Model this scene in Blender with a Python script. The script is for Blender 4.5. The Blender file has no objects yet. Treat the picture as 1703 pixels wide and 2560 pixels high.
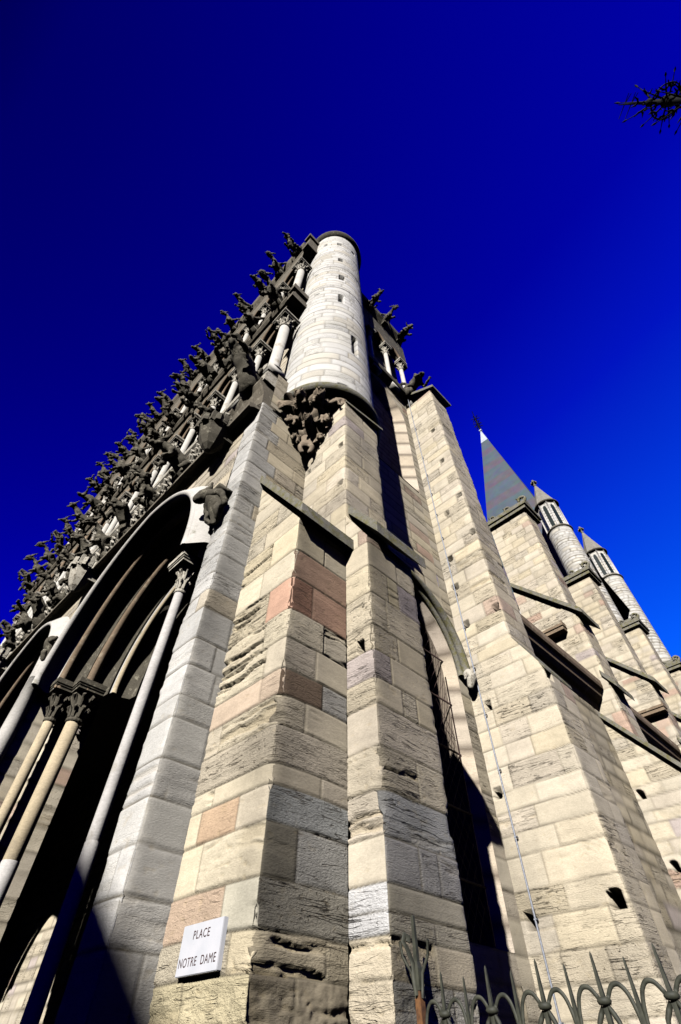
import bpy, bmesh, math, random
import numpy as np
from mathutils import Vector, Matrix
sc = bpy.context.scene
COL = sc.collection
R = math.radians
# ---------------------------------------------------------------- camera
def basis():
    th, az, roll = R(50.7), R(45.4), R(0.39)
    a = Vector((math.cos(az), math.sin(az), 0)); r = Vector((math.sin(az), -math.cos(az), 0)); z = Vector((0, 0, 1))
    F = a*math.cos(th)+z*math.sin(th); U = -a*math.sin(th)+z*math.cos(th)
    c, s = math.cos(roll), math.sin(roll)
    return r*c+U*s, U*c-r*s, F
IR, IU, FW = basis()
cam = bpy.data.objects.new('camera', bpy.data.cameras.new('camera'))
cam.data.sensor_fit = 'VERTICAL'; cam.data.sensor_height = 36; cam.data.lens = 1181/2560*36
cam.data.clip_start = .05; cam.data.clip_end = 2000
M = Matrix((IR, IU, -FW)).transposed().to_4x4(); M.translation = (0, 0, 1.6)
cam.matrix_world = M
COL.objects.link(cam); sc.camera = cam
# ---------------------------------------------------------------- sky, sun, exposure
SUN = Vector((-2.08, -1, 1.385)).normalized()
w = bpy.data.worlds.new('World'); sc.world = w; w.use_nodes = True
nt = w.node_tree; nt.nodes.clear()
def N(t, kind, **kw):
    n = t.nodes.new(kind)
    for k, v in kw.items(): setattr(n, k, v)
    return n
out = N(nt, 'ShaderNodeOutputWorld'); bg = N(nt, 'ShaderNodeBackground'); bg.inputs[1].default_value = 0.1
sky = N(nt, 'ShaderNodeTexSky', sky_type='NISHITA', sun_disc=False)
sky.sun_elevation = math.asin(SUN.z); sky.sun_rotation = math.atan2(SUN.x, SUN.y); sky.air_density = 1.0; sky.dust_density = 0.3; sky.ozone_density = 4
tc = N(nt, 'ShaderNodeTexCoord')
dot = N(nt, 'ShaderNodeVectorMath', operation='DOT_PRODUCT'); dot.inputs[1].default_value = (.86, -.14, -.49)
mr = N(nt, 'ShaderNodeMapRange'); mr.inputs[1].default_value = -.95; mr.inputs[2].default_value = .55
ramp = N(nt, 'ShaderNodeValToRGB')
SKY = [(0, (.0003, .0, .02)), (.05, (.0004, .0, .04)), (.12, (.001, .0, .30)), (.30, (.002, .0002, .62)), (.55, (.003, .005, 1.05)), (.70, (.004, .04, 1.5)), (.84, (.006, .18, 1.65)), (1, (.01, .37, 1.55))]
while len(ramp.color_ramp.elements) < len(SKY): ramp.color_ramp.elements.new(.5)
for e, (p, c) in zip(ramp.color_ramp.elements, SKY): e.position = p; e.color = (*c, 1)
mul = N(nt, 'ShaderNodeVectorMath', operation='MULTIPLY'); m_low = N(nt, 'ShaderNodeVectorMath', operation='MULTIPLY'); sepz = N(nt, 'ShaderNodeSeparateXYZ')
mlx = N(nt, 'ShaderNodeMapRange'); mly = N(nt, 'ShaderNodeMapRange'); mxy = N(nt, 'ShaderNodeMath', operation='MULTIPLY'); m_far = N(nt, 'ShaderNodeVectorMath', operation='MULTIPLY')
for q_ in (mlx, mly): q_.inputs[1].default_value = -.80; q_.inputs[2].default_value = -.42; q_.inputs[3].default_value = .10
mlr = N(nt, 'ShaderNodeMapRange'); mlr.inputs[1].default_value = .12; mlr.inputs[2].default_value = .40; mlr.inputs[3].default_value = .04
mxz = N(nt, 'ShaderNodeVectorMath', operation='MAXIMUM'); mxz.inputs[1].default_value = (-2, -2, .45)     # keeps the deep zenith blue down to the house tops
nt.links.new(tc.outputs['Generated'], mxz.inputs[0]); nt.links.new(mxz.outputs[0], sky.inputs[0])
for a_, b_ in ((tc.outputs['Generated'], dot.inputs[0]), (dot.outputs['Value'], mr.inputs[0]), (mr.outputs[0], ramp.inputs[0]),
               (sky.outputs[0], mul.inputs[0]), (ramp.outputs[0], mul.inputs[1]), (mul.outputs[0], m_low.inputs[0]), (mlr.outputs[0], m_low.inputs[1]), (sepz.outputs[2], mlr.inputs[0]), (tc.outputs['Generated'], sepz.inputs[0]), (sepz.outputs[0], mlx.inputs[0]), (sepz.outputs[1], mly.inputs[0]), (mlx.outputs[0], mxy.inputs[0]), (mly.outputs[0], mxy.inputs[1]), (m_low.outputs[0], m_far.inputs[0]), (mxy.outputs[0], m_far.inputs[1]), (m_far.outputs[0], bg.inputs[0]), (bg.outputs[0], out.inputs[0])):
    nt.links.new(a_, b_)
sun = bpy.data.objects.new('sun', bpy.data.lights.new('sun', 'SUN')); COL.objects.link(sun)
sun.data.energy = 5; sun.data.angle = R(.53); sun.data.color = (1, .972, .935)
sun.rotation_euler = (-SUN).to_track_quat('-Z', 'Y').to_euler()
sc.view_settings.view_transform = 'Standard'; sc.view_settings.look = 'None'; sc.view_settings.gamma = 1
sc.view_settings.exposure = 0.86
sc.cycles.max_bounces = 4; sc.cycles.diffuse_bounces = 0
# ---------------------------------------------------------------- materials
def newmat(name):
    m = bpy.data.materials.new(name); m.use_nodes = True
    return m, m.node_tree, m.node_tree.nodes['Principled BSDF']
def stone_mat(name, color=None, grain=45, var=.35, rough=.92, bump=.35, lichen=None, lich_amt=.5, lscale=6, bedding=0):
    m, t, b = newmat(name); L = t.links.new
    b.inputs['Roughness'].default_value = rough; b.inputs['Specular IOR Level'].default_value = .15
    tcn = N(t, 'ShaderNodeTexCoord')
    n1 = N(t, 'ShaderNodeTexNoise'); n1.inputs['Scale'].default_value = grain; n1.inputs['Detail'].default_value = 6; n1.inputs['Roughness'].default_value = .65
    n2 = N(t, 'ShaderNodeTexNoise'); n2.inputs['Scale'].default_value = 3.1; n2.inputs['Detail'].default_value = 7; n2.inputs['Roughness'].default_value = .7
    mp = N(t, 'ShaderNodeMapping'); mp.inputs['Scale'].default_value = (1, 1, 2.2)
    L(tcn.outputs['Object'], mp.inputs[0]); L(mp.outputs[0], n1.inputs[0]); L(tcn.outputs['Object'], n2.inputs[0])
    if color is None:
        at = N(t, 'ShaderNodeAttribute', attribute_name='Col'); src = at.outputs['Color']
    else:
        rg = N(t, 'ShaderNodeRGB'); rg.outputs[0].default_value = (*color, 1); src = rg.outputs[0]
    add = N(t, 'ShaderNodeMath', operation='ADD'); L(n1.outputs['Fac'], add.inputs[0]); L(n2.outputs['Fac'], add.inputs[1])
    mr1 = N(t, 'ShaderNodeMapRange'); mr1.inputs[1].default_value = .6; mr1.inputs[2].default_value = 1.4; mr1.inputs[3].default_value = 1-var; mr1.inputs[4].default_value = 1+var*.6
    L(add.outputs[0], mr1.inputs[0])
    mu = N(t, 'ShaderNodeVectorMath', operation='MULTIPLY'); L(src, mu.inputs[0]); L(mr1.outputs[0], mu.inputs[1])
    res = mu.outputs[0]
    if lichen:
        n3 = N(t, 'ShaderNodeTexNoise'); n3.inputs['Scale'].default_value = lscale; n3.inputs['Detail'].default_value = 8; n3.inputs['Roughness'].default_value = .75
        L(tcn.outputs['Object'], n3.inputs[0])
        mr2 = N(t, 'ShaderNodeMapRange'); mr2.inputs[1].default_value = .62-lich_amt*.25; mr2.inputs[2].default_value = .72-lich_amt*.2
        L(n3.outputs['Fac'], mr2.inputs[0])
        mx = N(t, 'ShaderNodeMix', data_type='RGBA'); L(mr2.outputs[0], mx.inputs['Factor']); L(res, mx.inputs['A']); mx.inputs['B'].default_value = (*lichen, 1)
        res = mx.outputs['Result']
    bp = N(t, 'ShaderNodeBump'); bp.inputs['Strength'].default_value = bump; bp.inputs['Distance'].default_value = .02
    hgt = n1.outputs['Fac']
    if bedding:
        m2 = N(t, 'ShaderNodeMapping'); m2.inputs['Scale'].default_value = (.8, .8, 13); L(tcn.outputs['Object'], m2.inputs[0])
        n4 = N(t, 'ShaderNodeTexNoise'); n4.inputs['Scale'].default_value = 1.6; n4.inputs['Detail'].default_value = 3.5; n4.inputs['Roughness'].default_value = .55; n4.inputs['Distortion'].default_value = .12; L(m2.outputs[0], n4.inputs[0])
        r4 = N(t, 'ShaderNodeValToRGB'); ee = r4.color_ramp.elements; ee[0].position = .484; ee[0].color = (0, 0, 0, 1); ee[1].position = .516; ee[1].color = (0, 0, 0, 1)
        q4 = ee.new(.5); q4.color = (1, 1, 1, 1); L(n4.outputs['Fac'], r4.inputs[0])
        n5 = N(t, 'ShaderNodeTexNoise'); n5.inputs['Scale'].default_value = 4.2; n5.inputs['Detail'].default_value = 4; L(tcn.outputs['Object'], n5.inputs[0])
        m5 = N(t, 'ShaderNodeMapRange'); m5.inputs[1].default_value = .42; m5.inputs[2].default_value = .54; L(n5.outputs['Fac'], m5.inputs[0])
        # small pits
        m6 = N(t, 'ShaderNodeMapping'); m6.inputs['Scale'].default_value = (1, 1, 1.7); L(tcn.outputs['Object'], m6.inputs[0])
        n6 = N(t, 'ShaderNodeTexNoise'); n6.inputs['Scale'].default_value = 27; n6.inputs['Detail'].default_value = 3; L(m6.outputs[0], n6.inputs[0])
        m7 = N(t, 'ShaderNodeMapRange'); m7.inputs[1].default_value = .655; m7.inputs[2].default_value = .72; L(n6.outputs['Fac'], m7.inputs[0])
        n8 = N(t, 'ShaderNodeTexNoise'); n8.inputs['Scale'].default_value = 2.3; n8.inputs['Detail'].default_value = 3; L(tcn.outputs['Object'], n8.inputs[0])
        m8 = N(t, 'ShaderNodeMapRange'); m8.inputs[1].default_value = .40; m8.inputs[2].default_value = .55; L(n8.outputs['Fac'], m8.inputs[0])
        ck = N(t, 'ShaderNodeMath', operation='MULTIPLY'); L(r4.outputs[0], ck.inputs[0]); L(m5.outputs[0], ck.inputs[1])
        pk = N(t, 'ShaderNodeMath', operation='MULTIPLY'); L(m7.outputs[0], pk.inputs[0]); L(m8.outputs[0], pk.inputs[1])
        mxk = N(t, 'ShaderNodeMath', operation='MAXIMUM'); L(ck.outputs[0], mxk.inputs[0]); L(pk.outputs[0], mxk.inputs[1])
        mk = N(t, 'ShaderNodeMix', data_type='RGBA'); fk = N(t, 'ShaderNodeMath', operation='MULTIPLY'); fk.use_clamp = True; fk.inputs[1].default_value = .62*bedding; mxa = N(t, 'ShaderNodeMath', operation='MULTIPLY'); L(mxk.outputs[0], mxa.inputs[0]); L(at.outputs['Alpha'], mxa.inputs[1]); mxk = mxa; L(mxk.outputs[0], fk.inputs[0])
        L(fk.outputs[0], mk.inputs['Factor']); L(res, mk.inputs['A']); mk.inputs['B'].default_value = (.10, .075, .045, 1); res = mk.outputs['Result']
        bs = N(t, 'ShaderNodeMath', operation='MULTIPLY'); L(at.outputs['Alpha'], bs.inputs[0]); bs.inputs[1].default_value = .9; bp2 = N(t, 'ShaderNodeMath', operation='ADD'); L(bs.outputs[0], bp2.inputs[0]); bp2.inputs[1].default_value = bump*.45; L(bp2.outputs[0], bp.inputs['Strength'])
        h1 = N(t, 'ShaderNodeMath', operation='MULTIPLY_ADD'); L(mxk.outputs[0], h1.inputs[0]); h1.inputs[1].default_value = -1.9*bedding; 
        h2 = N(t, 'ShaderNodeMath', operation='MULTIPLY_ADD'); L(n4.outputs['Fac'], h2.inputs[0]); h2.inputs[1].default_value = .35; L(n1.outputs['Fac'], h2.inputs[2]); L(h2.outputs[0], h1.inputs[2]); hgt = h1.outputs[0]
    L(res, b.inputs['Base Color']); L(hgt, bp.inputs['Height']); L(bp.outputs[0], b.inputs['Normal'])
    return m
def plain_mat(name, color, rough=.6, metal=0, var=.2, scale=20, second=None):
    m, t, b = newmat(name); L = t.links.new
    b.inputs['Roughness'].default_value = rough; b.inputs['Metallic'].default_value = metal
    tcn = N(t, 'ShaderNodeTexCoord'); n1 = N(t, 'ShaderNodeTexNoise'); n1.inputs['Scale'].default_value = scale; n1.inputs['Detail'].default_value = 6
    L(tcn.outputs['Object'], n1.inputs[0])
    mx = N(t, 'ShaderNodeMix', data_type='RGBA')
    mx.inputs['A'].default_value = (*[c*(1-var) for c in color], 1); mx.inputs['B'].default_value = (*(second or [min(1, c*(1+var)) for c in color]), 1)
    mr_ = N(t, 'ShaderNodeMapRange'); mr_.inputs[1].default_value = .35; mr_.inputs[2].default_value = .65; L(n1.outputs['Fac'], mr_.inputs[0])
    L(mr_.outputs[0], mx.inputs['Factor']); L(mx.outputs['Result'], b.inputs['Base Color'])
    bp = N(t, 'ShaderNodeBump'); bp.inputs['Strength'].default_value = .2; bp.inputs['Distance'].default_value = .01; L(n1.outputs['Fac'], bp.inputs['Height']); L(bp.outputs[0], b.inputs['Normal'])
    return m
MT = dict(
    stone=stone_mat('limestone_blocks', var=.30, bump=.42, bedding=1), tower=stone_mat('white_turret_limestone', var=.16, bump=.25, bedding=.45),
    crust=stone_mat('dark_crust_and_shade_stone', (.080, .071, .054), 25, .6, lichen=(.23, .21, .16), lich_amt=.3, lscale=8),
    brown=stone_mat('brown_carved_stone', (.21, .165, .12), 30, .5, lichen=(.33, .28, .21), lich_amt=.3, lscale=9),
    lichen=stone_mat('lichen_weathering_stone', (.17, .16, .135), 30, .5, lichen=(.12, .11, .045), lich_amt=.6, lscale=9, bump=.6),
    shaft=stone_mat('pale_shaft_stone', (.44, .42, .40), 26, .34, bump=.22, lichen=(.30, .275, .235), lich_amt=.22, lscale=2.2),
    gshaft=stone_mat('gallery_shaft_stone', (.43, .41, .37), 30, .25, bump=.15, lichen=(.24, .21, .16), lich_amt=.3, lscale=2.5),
    warm=stone_mat('warm_shaft_stone', (.43, .355, .24), 26, .4, bump=.25, lichen=(.30, .25, .18), lich_amt=.3, lscale=2.5),
    mould=stone_mat('brown_moulding_stone', (.19, .14, .095), 25, .5, lichen=(.30, .25, .18), lich_amt=.3, lscale=5),
    arch=stone_mat('grey_arch_stone', (.42, .40, .37), 25, .3, lichen=(.13, .125, .08), lich_amt=.16, lscale=3),
    carved=stone_mat('pale_carved_stone', (.40, .37, .31), 40, .4, lichen=(.12, .10, .075), lich_amt=.45, lscale=14),
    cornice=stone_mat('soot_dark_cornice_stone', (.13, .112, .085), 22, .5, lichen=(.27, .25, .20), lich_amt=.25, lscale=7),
    slate=None, glass=plain_mat('dark_leaded_glass', (.006, .012, .012), .35, 0, .6, 45),
    iron=plain_mat('olive_painted_iron', (.020, .022, .012), .7, 0, .35, 25, second=(.040, .041, .027)),
    rust=plain_mat('rusty_iron', (.085, .035, .014), .8, .1, .4, 30, second=(.15, .065, .02)),
    black=plain_mat('black_iron', (.006, .006, .006), .8, 0, .3, 40),
    wire=plain_mat('rusted_wire_lattice', (.028, .012, .009), .9, 0, .3, 40),
    steel=plain_mat('grey_cable', (.20, .21, .24), .55, .3, .2, 40),
    marble=plain_mat('veined_white_marble', (.50, .50, .53), .5, 0, .06, 9, second=(.42, .43, .46)),
    paint=plain_mat('dark_red_brown_lettering', (.045, .020, .020), .7, 0, .2, 60),
    lead=plain_mat('pale_lead_cap', (.34, .38, .44), .6, .1, .2, 3),
    weathered=stone_mat('weathered_roof_stone', (.21, .195, .17), 3, .4, lichen=(.15, .14, .12), lich_amt=.5, lscale=1.5),
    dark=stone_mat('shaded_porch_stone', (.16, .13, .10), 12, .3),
    roof=plain_mat('brown_roof_tiles', (.16, .09, .06), .85, 0, .4, 8),
    render=plain_mat('beige_house_plaster', (.42, .36, .27), .9, 0, .15, 5),
    paving=stone_mat('dark_worn_paving', (.05, .048, .045), 12, .3),
)
MT['black'].node_tree.nodes['Principled BSDF'].inputs['Specular IOR Level'].default_value = .05
# slate with purple bands
m, t, b = newmat('banded_slate'); MT['slate'] = m
tcn = N(t, 'ShaderNodeTexCoord'); sx = N(t, 'ShaderNodeSeparateXYZ'); t.links.new(tcn.outputs['Object'], sx.inputs[0])
nz = N(t, 'ShaderNodeTexNoise'); nz.inputs['Scale'].default_value = .9; nz.inputs['Detail'].default_value = 8; t.links.new(tcn.outputs['Object'], nz.inputs[0])
ma = N(t, 'ShaderNodeMath', operation='MULTIPLY_ADD'); ma.inputs[1].default_value = 1/4.6; t.links.new(sx.outputs[2], ma.inputs[0]); ma.inputs[2].default_value = 0.1
fr = N(t, 'ShaderNodeMath', operation='FRACT'); t.links.new(ma.outputs[0], fr.inputs[0])
rp = N(t, 'ShaderNodeValToRGB'); e = rp.color_ramp.elements
e[0].position = .0; e[0].color = (.042, .066, .090, 1); e[1].position = .50; e[1].color = (.042, .066, .090, 1)
for p, c in ((.56, (.066, .052, .078, 1)), (.90, (.066, .052, .078, 1)), (.97, (.042, .066, .090, 1))):
    q = e.new(p); q.color = c
t.links.new(fr.outputs[0], rp.inputs[0])
mm = N(t, 'ShaderNodeMix', data_type='RGBA', blend_type='MULTIPLY'); mm.inputs['Factor'].default_value = .7
t.links.new(rp.outputs[0], mm.inputs['A']); t.links.new(nz.outputs['Color'], mm.inputs['B'])
gm = N(t, 'ShaderNodeVectorMath', operation='SCALE'); gm.inputs['Scale'].default_value = 1.35; t.links.new(mm.outputs['Result'], gm.inputs[0])
t.links.new(gm.outputs[0], b.inputs['Base Color']); b.inputs['Roughness'].default_value = .6
# ---------------------------------------------------------------- mesh helpers
def hsh(i, j, s):
    v = np.sin(i*127.1+j*311.7+s*74.7)*43758.5453
    return v-np.floor(v)
def vn(x, y, s=0):
    xi, yi = np.floor(x), np.floor(y); fx, fy = x-xi, y-yi
    fx = fx*fx*(3-2*fx); fy = fy*fy*(3-2*fy)
    a = hsh(xi, yi, s); b = hsh(xi+1, yi, s); c = hsh(xi, yi+1, s); d = hsh(xi+1, yi+1, s)
    return (a*(1-fx)+b*fx)*(1-fy)+(c*(1-fx)+d*fx)*fy
def fbm(x, y, s=0, o=4, g=.5):
    r = 0; a = 1; n = 0
    for k in range(o):
        r = r+a*vn(x*2**k+17*k, y*2**k-9*k, s+k); n += a; a *= g
    return r/n
class MB:
    def __init__(s): s.v = []; s.f = []; s.c = []; s.n = 0; s.col = False
    def grid(s, P, col=None, wrap=False):       # P [rows, cols, 3]
        r, c = P.shape[:2]; s.v.append(P.reshape(-1, 3))
        idx = np.arange(r*c).reshape(r, c)+s.n
        if wrap: idx = np.concatenate([idx, idx[:, :1]], 1)
        q = np.stack([idx[:-1, :-1], idx[:-1, 1:], idx[1:, 1:], idx[1:, :-1]], -1).reshape(-1, 4)
        s.f.append(q); s.n += r*c
        if col is not None and col.shape[-1] == 3: col = np.concatenate([col, np.full(col.shape[:-1]+(1,), .3)], -1)
        if col is None: col = np.ones((r, c, 4))*.35
        else: s.col = True
        s.c.append(col.reshape(-1, 4))
        return s
    def poly(s, verts, faces):
        verts = np.array(verts, float); k = s.n
        s.v.append(verts); s.n += len(verts); s.c.append(np.ones((len(verts), 4))*.35)
        s.f.append([tuple(int(i)+k for i in f) for f in faces]); return s
    def box(s, x0, x1, y0, y1, z0, z1):
        v = [(x, y, z) for z in (z0, z1) for y in (y0, y1) for x in (x0, x1)]
        return s.poly(v, [(0, 2, 3, 1), (4, 5, 7, 6), (0, 1, 5, 4), (2, 6, 7, 3), (0, 4, 6, 2), (1, 3, 7, 5)])
    def tube(s, pts, r, n=8, cap=True, flat=1):
        pts = np.array(pts, float); m = len(pts); r = np.ones(m)*np.array(r, float)
        T = np.gradient(pts, axis=0); T /= np.linalg.norm(T, axis=1)[:, None]+1e-9
        up = np.array([0, 0, 1.]) if abs(T[0][2]) < .9 else np.array([1., 0, 0])
        rings = []
        A = np.cross(T[0], up); A /= np.linalg.norm(A)
        for i in range(m):
            A = A-T[i]*(A@T[i]); A /= np.linalg.norm(A); B = np.cross(T[i], A)
            a = np.arange(n)*2*math.pi/n
            rings.append(pts[i]+r[i]*(np.cos(a)[:, None]*A+flat*np.sin(a)[:, None]*B))
        k = s.n; s.grid(np.array(rings), None, True)
        if cap:
            s.f.append([tuple(k+i for i in range(n)), tuple(k+(m-1)*n+i for i in range(n-1, -1, -1))])
        return s
    def lathe(s, prof, c=(0, 0), n=16, a0=0, a1=2*math.pi, cap=True):      # prof [(r, z)]
        full = abs(a1-a0-2*math.pi) < 1e-6
        a = np.linspace(a0, a1, n+(0 if full else 1), endpoint=not full)
        P = np.array([[(c[0]+r*math.cos(t), c[1]+r*math.sin(t), z) for t in a] for r, z in prof])
        k = s.n; s.grid(P, None, full)
        if cap and full: s.f.append([tuple(k+i for i in range(n-1, -1, -1)), tuple(k+(len(prof)-1)*n+i for i in range(n))])
        return s
    def sweep(s, curves):       # list of polylines of equal length joined into a sheet
        return s.grid(np.array(curves, float))
    def build(s, name, mat, parent=None, smooth=True, kind=None):
        me = bpy.data.meshes.new(name)
        V = np.concatenate(s.v); faces = []
        for f in s.f: faces += f.tolist() if isinstance(f, np.ndarray) else f
        me.from_pydata(V.tolist(), [], faces)
        if s.col:
            at = me.color_attributes.new('Col', 'FLOAT_COLOR', 'POINT')
            C4 = np.concatenate(s.c).astype(np.float32); at.data.foreach_set('color', C4.ravel())
        me.polygons.foreach_set('use_smooth', [smooth]*len(me.polygons))
        me.materials.append(mat); me.update()
        o = bpy.data.objects.new(name, me); COL.objects.link(o)
        if parent is not None: o.parent = parent
        if kind: o['kind'] = kind
        return o
def thing(name, label, cat, loc=(0, 0, 0)):
    o = bpy.data.objects.new(name, None); COL.objects.link(o); o.location = loc; o['label'] = label; o['category'] = cat
    o.empty_display_size = .3
    return o
PAL = dict(
    cream=[(.515, .445, .325), (.485, .415, .30), (.515, .455, .35), (.465, .405, .31), (.485, .435, .35), (.435, .39, .325), (.52, .44, .295), (.475, .415, .345)],
    grey=[(.47, .455, .43), (.50, .485, .46), (.44, .43, .41), (.48, .465, .43)],
    white=[(.49, .48, .455), (.51, .50, .48), (.47, .46, .44), (.50, .48, .43), (.47, .42, .33), (.52, .51, .50)],
    pink=[(.42, .30, .23), (.42, .32, .25), (.42, .36, .33)])
def pick(rng, pal, pinkp=.05):
    if rng.random() < pinkp: return PAL['pink'][rng.randrange(3)]
    p = PAL[pal] if isinstance(pal, str) else pal
    c = p[rng.randrange(len(p))]; k = rng.uniform(.90, 1.06); mn = [sum(q[i] for q in p)/len(p) for i in range(3)]; c = tuple(.45*a+.55*b for a, b in zip(c, mn))
    return tuple(x*k for x in c)
JC = np.array((.10, .085, .06))
def courses(z0, z1, seed, lo=.24, hi=.36):
    rng = random.Random(seed); z = [z0]
    while z[-1] < z1+.5: z.append(z[-1]+rng.uniform(lo, hi))
    return z
def stone_wall(mb, path, z0, z1, res=.03, seed=1, crs=None, blk=(.42, .95), pal='cream', fac=None, rough=1., chip=.012,
               smooth=False, holes=(), over=(), pinkp=.05, erode=.35, zres=None, lowpal=None, jd=.010, closed=False, rubble=0, crust=(), joints={}, jdark=.95):
    """z0 / z1: number or function of (x, y). fac: per facet colour multiplier, path walked with the outside on the right."""
    rng = random.Random(seed); path = [Vector((*p, 0)) for p in path]
    nseg = len(path)-1; segs = []
    for i in range(nseg):
        d = path[i+1]-path[i]; L = d.length; d /= L; segs.append((path[i], d, L, Vector((d.y, -d.x, 0))))
    conv = [False]*(nseg+1)
    if not smooth:
        for i in range(1, nseg): conv[i] = segs[i-1][1].cross(segs[i][1]).z > .2
    cx, cn, cf, cu, cd = [], [], [], [], []
    acc = 0
    for i, (p, d, L, n) in enumerate(segs):
        k = max(1, round(L/res))
        for j in range(k+(1 if i == nseg-1 else 0)):
            u = L*j/k; q = p+d*u; nn = n
            if j == 0 and i > 0: nn = (segs[i-1][3]+n) if not smooth else (segs[i-1][3]+n)/2
            if closed and ((j == 0 and i == 0) or j == k): nn = (segs[-1][3]+segs[0][3])/2
            dc = 9.
            if conv[i]: dc = min(dc, u)
            if conv[i+1]: dc = min(dc, L-u)
            cx.append((q.x, q.y)); cn.append((nn.x, nn.y)); cf.append(0 if smooth else i); cu.append(u+(acc if smooth else 0)); cd.append(dc)
        acc += L
    cx, cn = np.array(cx), np.array(cn); cf, cu, cd = np.array(cf), np.array(cu), np.array(cd); nc = len(cu)
    zb = np.array([z0(*q) if callable(z0) else z0 for q in cx]); zt = np.array([z1(*q) if callable(z1) else z1 for q in cx])
    nr = max(2, int(round((zt-zb).max()/(zres or res)))+1)
    tt = np.linspace(0, 1, nr)[:, None]; Z = zb+(zt-zb)*tt
    if crs is None: crs = courses(float(zb.min())-.1, float(zt.max()), seed)
    crs = np.array(crs); U = np.broadcast_to(cu, Z.shape); Fc = np.broadcast_to(cf, Z.shape)
    wob = (fbm(U*2.2+Fc*7, Z*.5, seed, 2)-.5)*.02
    Zw = Z+wob; K = np.clip(np.searchsorted(crs, Zw)-1, 0, len(crs)-2)
    dz = np.minimum(Zw-crs[K], crs[K+1]-Zw)
    du = np.full(Z.shape, 9.); colr = np.zeros(Z.shape+(3,)); off = np.zeros(Z.shape); ero = np.zeros(Z.shape); bid = np.zeros(Z.shape); rcr = np.zeros(Z.shape)
    nf = 1 if smooth else nseg; Ls = [acc] if smooth else [s_[2] for s_ in segs]
    for k in range(len(crs)-1):
        inrow = K == k; carry = None
        for f in range(nf):
            L = Ls[f]; m_ = inrow & (Fc == f)
            J = [0]; u = rng.uniform(*blk)*rng.uniform(.5, 1)
            while u < L-blk[0]*.45: J.append(u); u += rng.uniform(*blk)
            if (f, k) in joints: J = [0]+list(joints[(f, k)])
            J.append(L+1e-3); J = np.array(J)
            cs = []; cr = []; cr0 = rng.uniform(0, 1)
            for bi in range(len(J)-1):
                zc = (crs[k]+crs[k+1])/2; uc = (J[bi]+min(J[bi+1], L))/2
                pl = pal[f] if isinstance(pal, (list, tuple)) and isinstance(pal[0], str) else pal
                if lowpal and zc < lowpal[1] and f in lowpal[2]: pl = lowpal[0]
                c = pick(rng, pl, pinkp if pl != 'grey' else 0); e_ = rng.random()**5*erode*2
                o_ = rng.uniform(-.004, .004)
                if bi == 0 and carry and not smooth and conv[f]: c, e_, o_ = carry
                for (of, u0, u1, a0, a1, oc) in over:
                    if of == f and u0 <= uc <= u1 and a0 <= zc <= a1: c = oc; e_ *= .3
                cs.append((c, e_, o_)); cr.append((max(0, rng.uniform(-.65, 1.05)) if bi or not carry else cr0)*(.22 if lowpal and (crs[k]+crs[k+1])/2 < lowpal[1] else 1))
            carry = cs[-1]
            if not m_.any(): continue
            uu = U[m_]; b = np.clip(np.searchsorted(J, uu, side='right')-1, 0, len(J)-2)
            dd = np.minimum(np.where(b > 0, uu-J[b], 9), np.where(b < len(J)-2, J[b+1]-uu, 9)); du[m_] = dd
            fm = np.array(fac[f] if fac and fac[f] else (1, 1, 1))
            colr[m_] = np.array([c[0] for c in cs])[b]*fm; ero[m_] = np.array([c[1] for c in cs])[b]; off[m_] = np.array([c[2] for c in cs])[b]; rcr[m_] = np.array(cr)[b]+.35*ero[m_]
            bid[m_] = b*7+k*3.7+f*11
    W = max(.0075, (zres or res)*.5)
    wear = .5+fbm(U*3+Fc*5, Z*3, seed+3, 3)
    gj = np.maximum(np.exp(-(dz/W)**2), np.exp(-(du/W)**2)*.75)
    d = off*rough-gj*jd*wear
    wz = (fbm(U*2.5+bid, Z*2, seed+9, 3)-.5)*.12
    s1 = fbm(U*.9+bid, (Z+wz)*21, seed+5, 3)
    crack = np.clip((s1-.585)*16, 0, 1)*np.clip((fbm(U*3+bid, Z*4, seed+17, 3)-.34)*6, 0, 1)
    pit = np.clip((fbm(U*16+Fc*3, Z*34, seed+6, 3)-.67)*8, 0, 1)*np.clip((fbm(U*1.7+bid, Z*2.5, seed+18, 2)-.45)*5, 0, 1)
    if rubble:
        rb = np.clip((rubble+(fbm(U*5+Fc*9, Z*2, seed+31, 3)-.5)*.12-Z)*25, 0, 1); d = d-rb*(fbm(U*9+Fc*5, Z*10, seed+30, 5, .62)-.33)*.040; ero = np.maximum(ero, rb*.45)
    d = d-(ero*.024*crack+.003*crack*(ero+.15)+pit*(.003+.007*ero))*rough-(fbm(U*6+Fc*3, Z*22, seed+8, 4, .55)-.5)*.006*rough*(.45+ero*2.)
    rz = chip*(.35+3.2*fbm(Z*2.3, Z*0+Fc*0, seed+2, 4)**3*2)
    rz = rz[:, :1] if False else rz
    rz = rz+chip*2.6*np.clip((fbm(Z*5+Fc*0, Z*0+3, seed+12, 3)-.55)*7, 0, 1)
    d = d-np.exp(-(cd/.026))*rz*(1+1.4*ero)
    cj = gj[..., None]*jdark*np.clip(wear, .5, 1)[..., None]
    colr = colr*(1-cj)+JC*cj
    stain = fbm(U*1.1+Fc*9, Z*.6, seed+20, 5)
    colr = colr*(1-.55*np.clip((stain-.52)*4, 0, 1)*rough*.6)[..., None]
    colr = colr*(1+(s1-.5)*.22)[..., None]
    cv = (np.clip(crack*(ero*1.2), 0, 1)*.35+pit*.25)[..., None]; colr = colr*(1-cv)+np.array((.32, .245, .13))*cv
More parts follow.
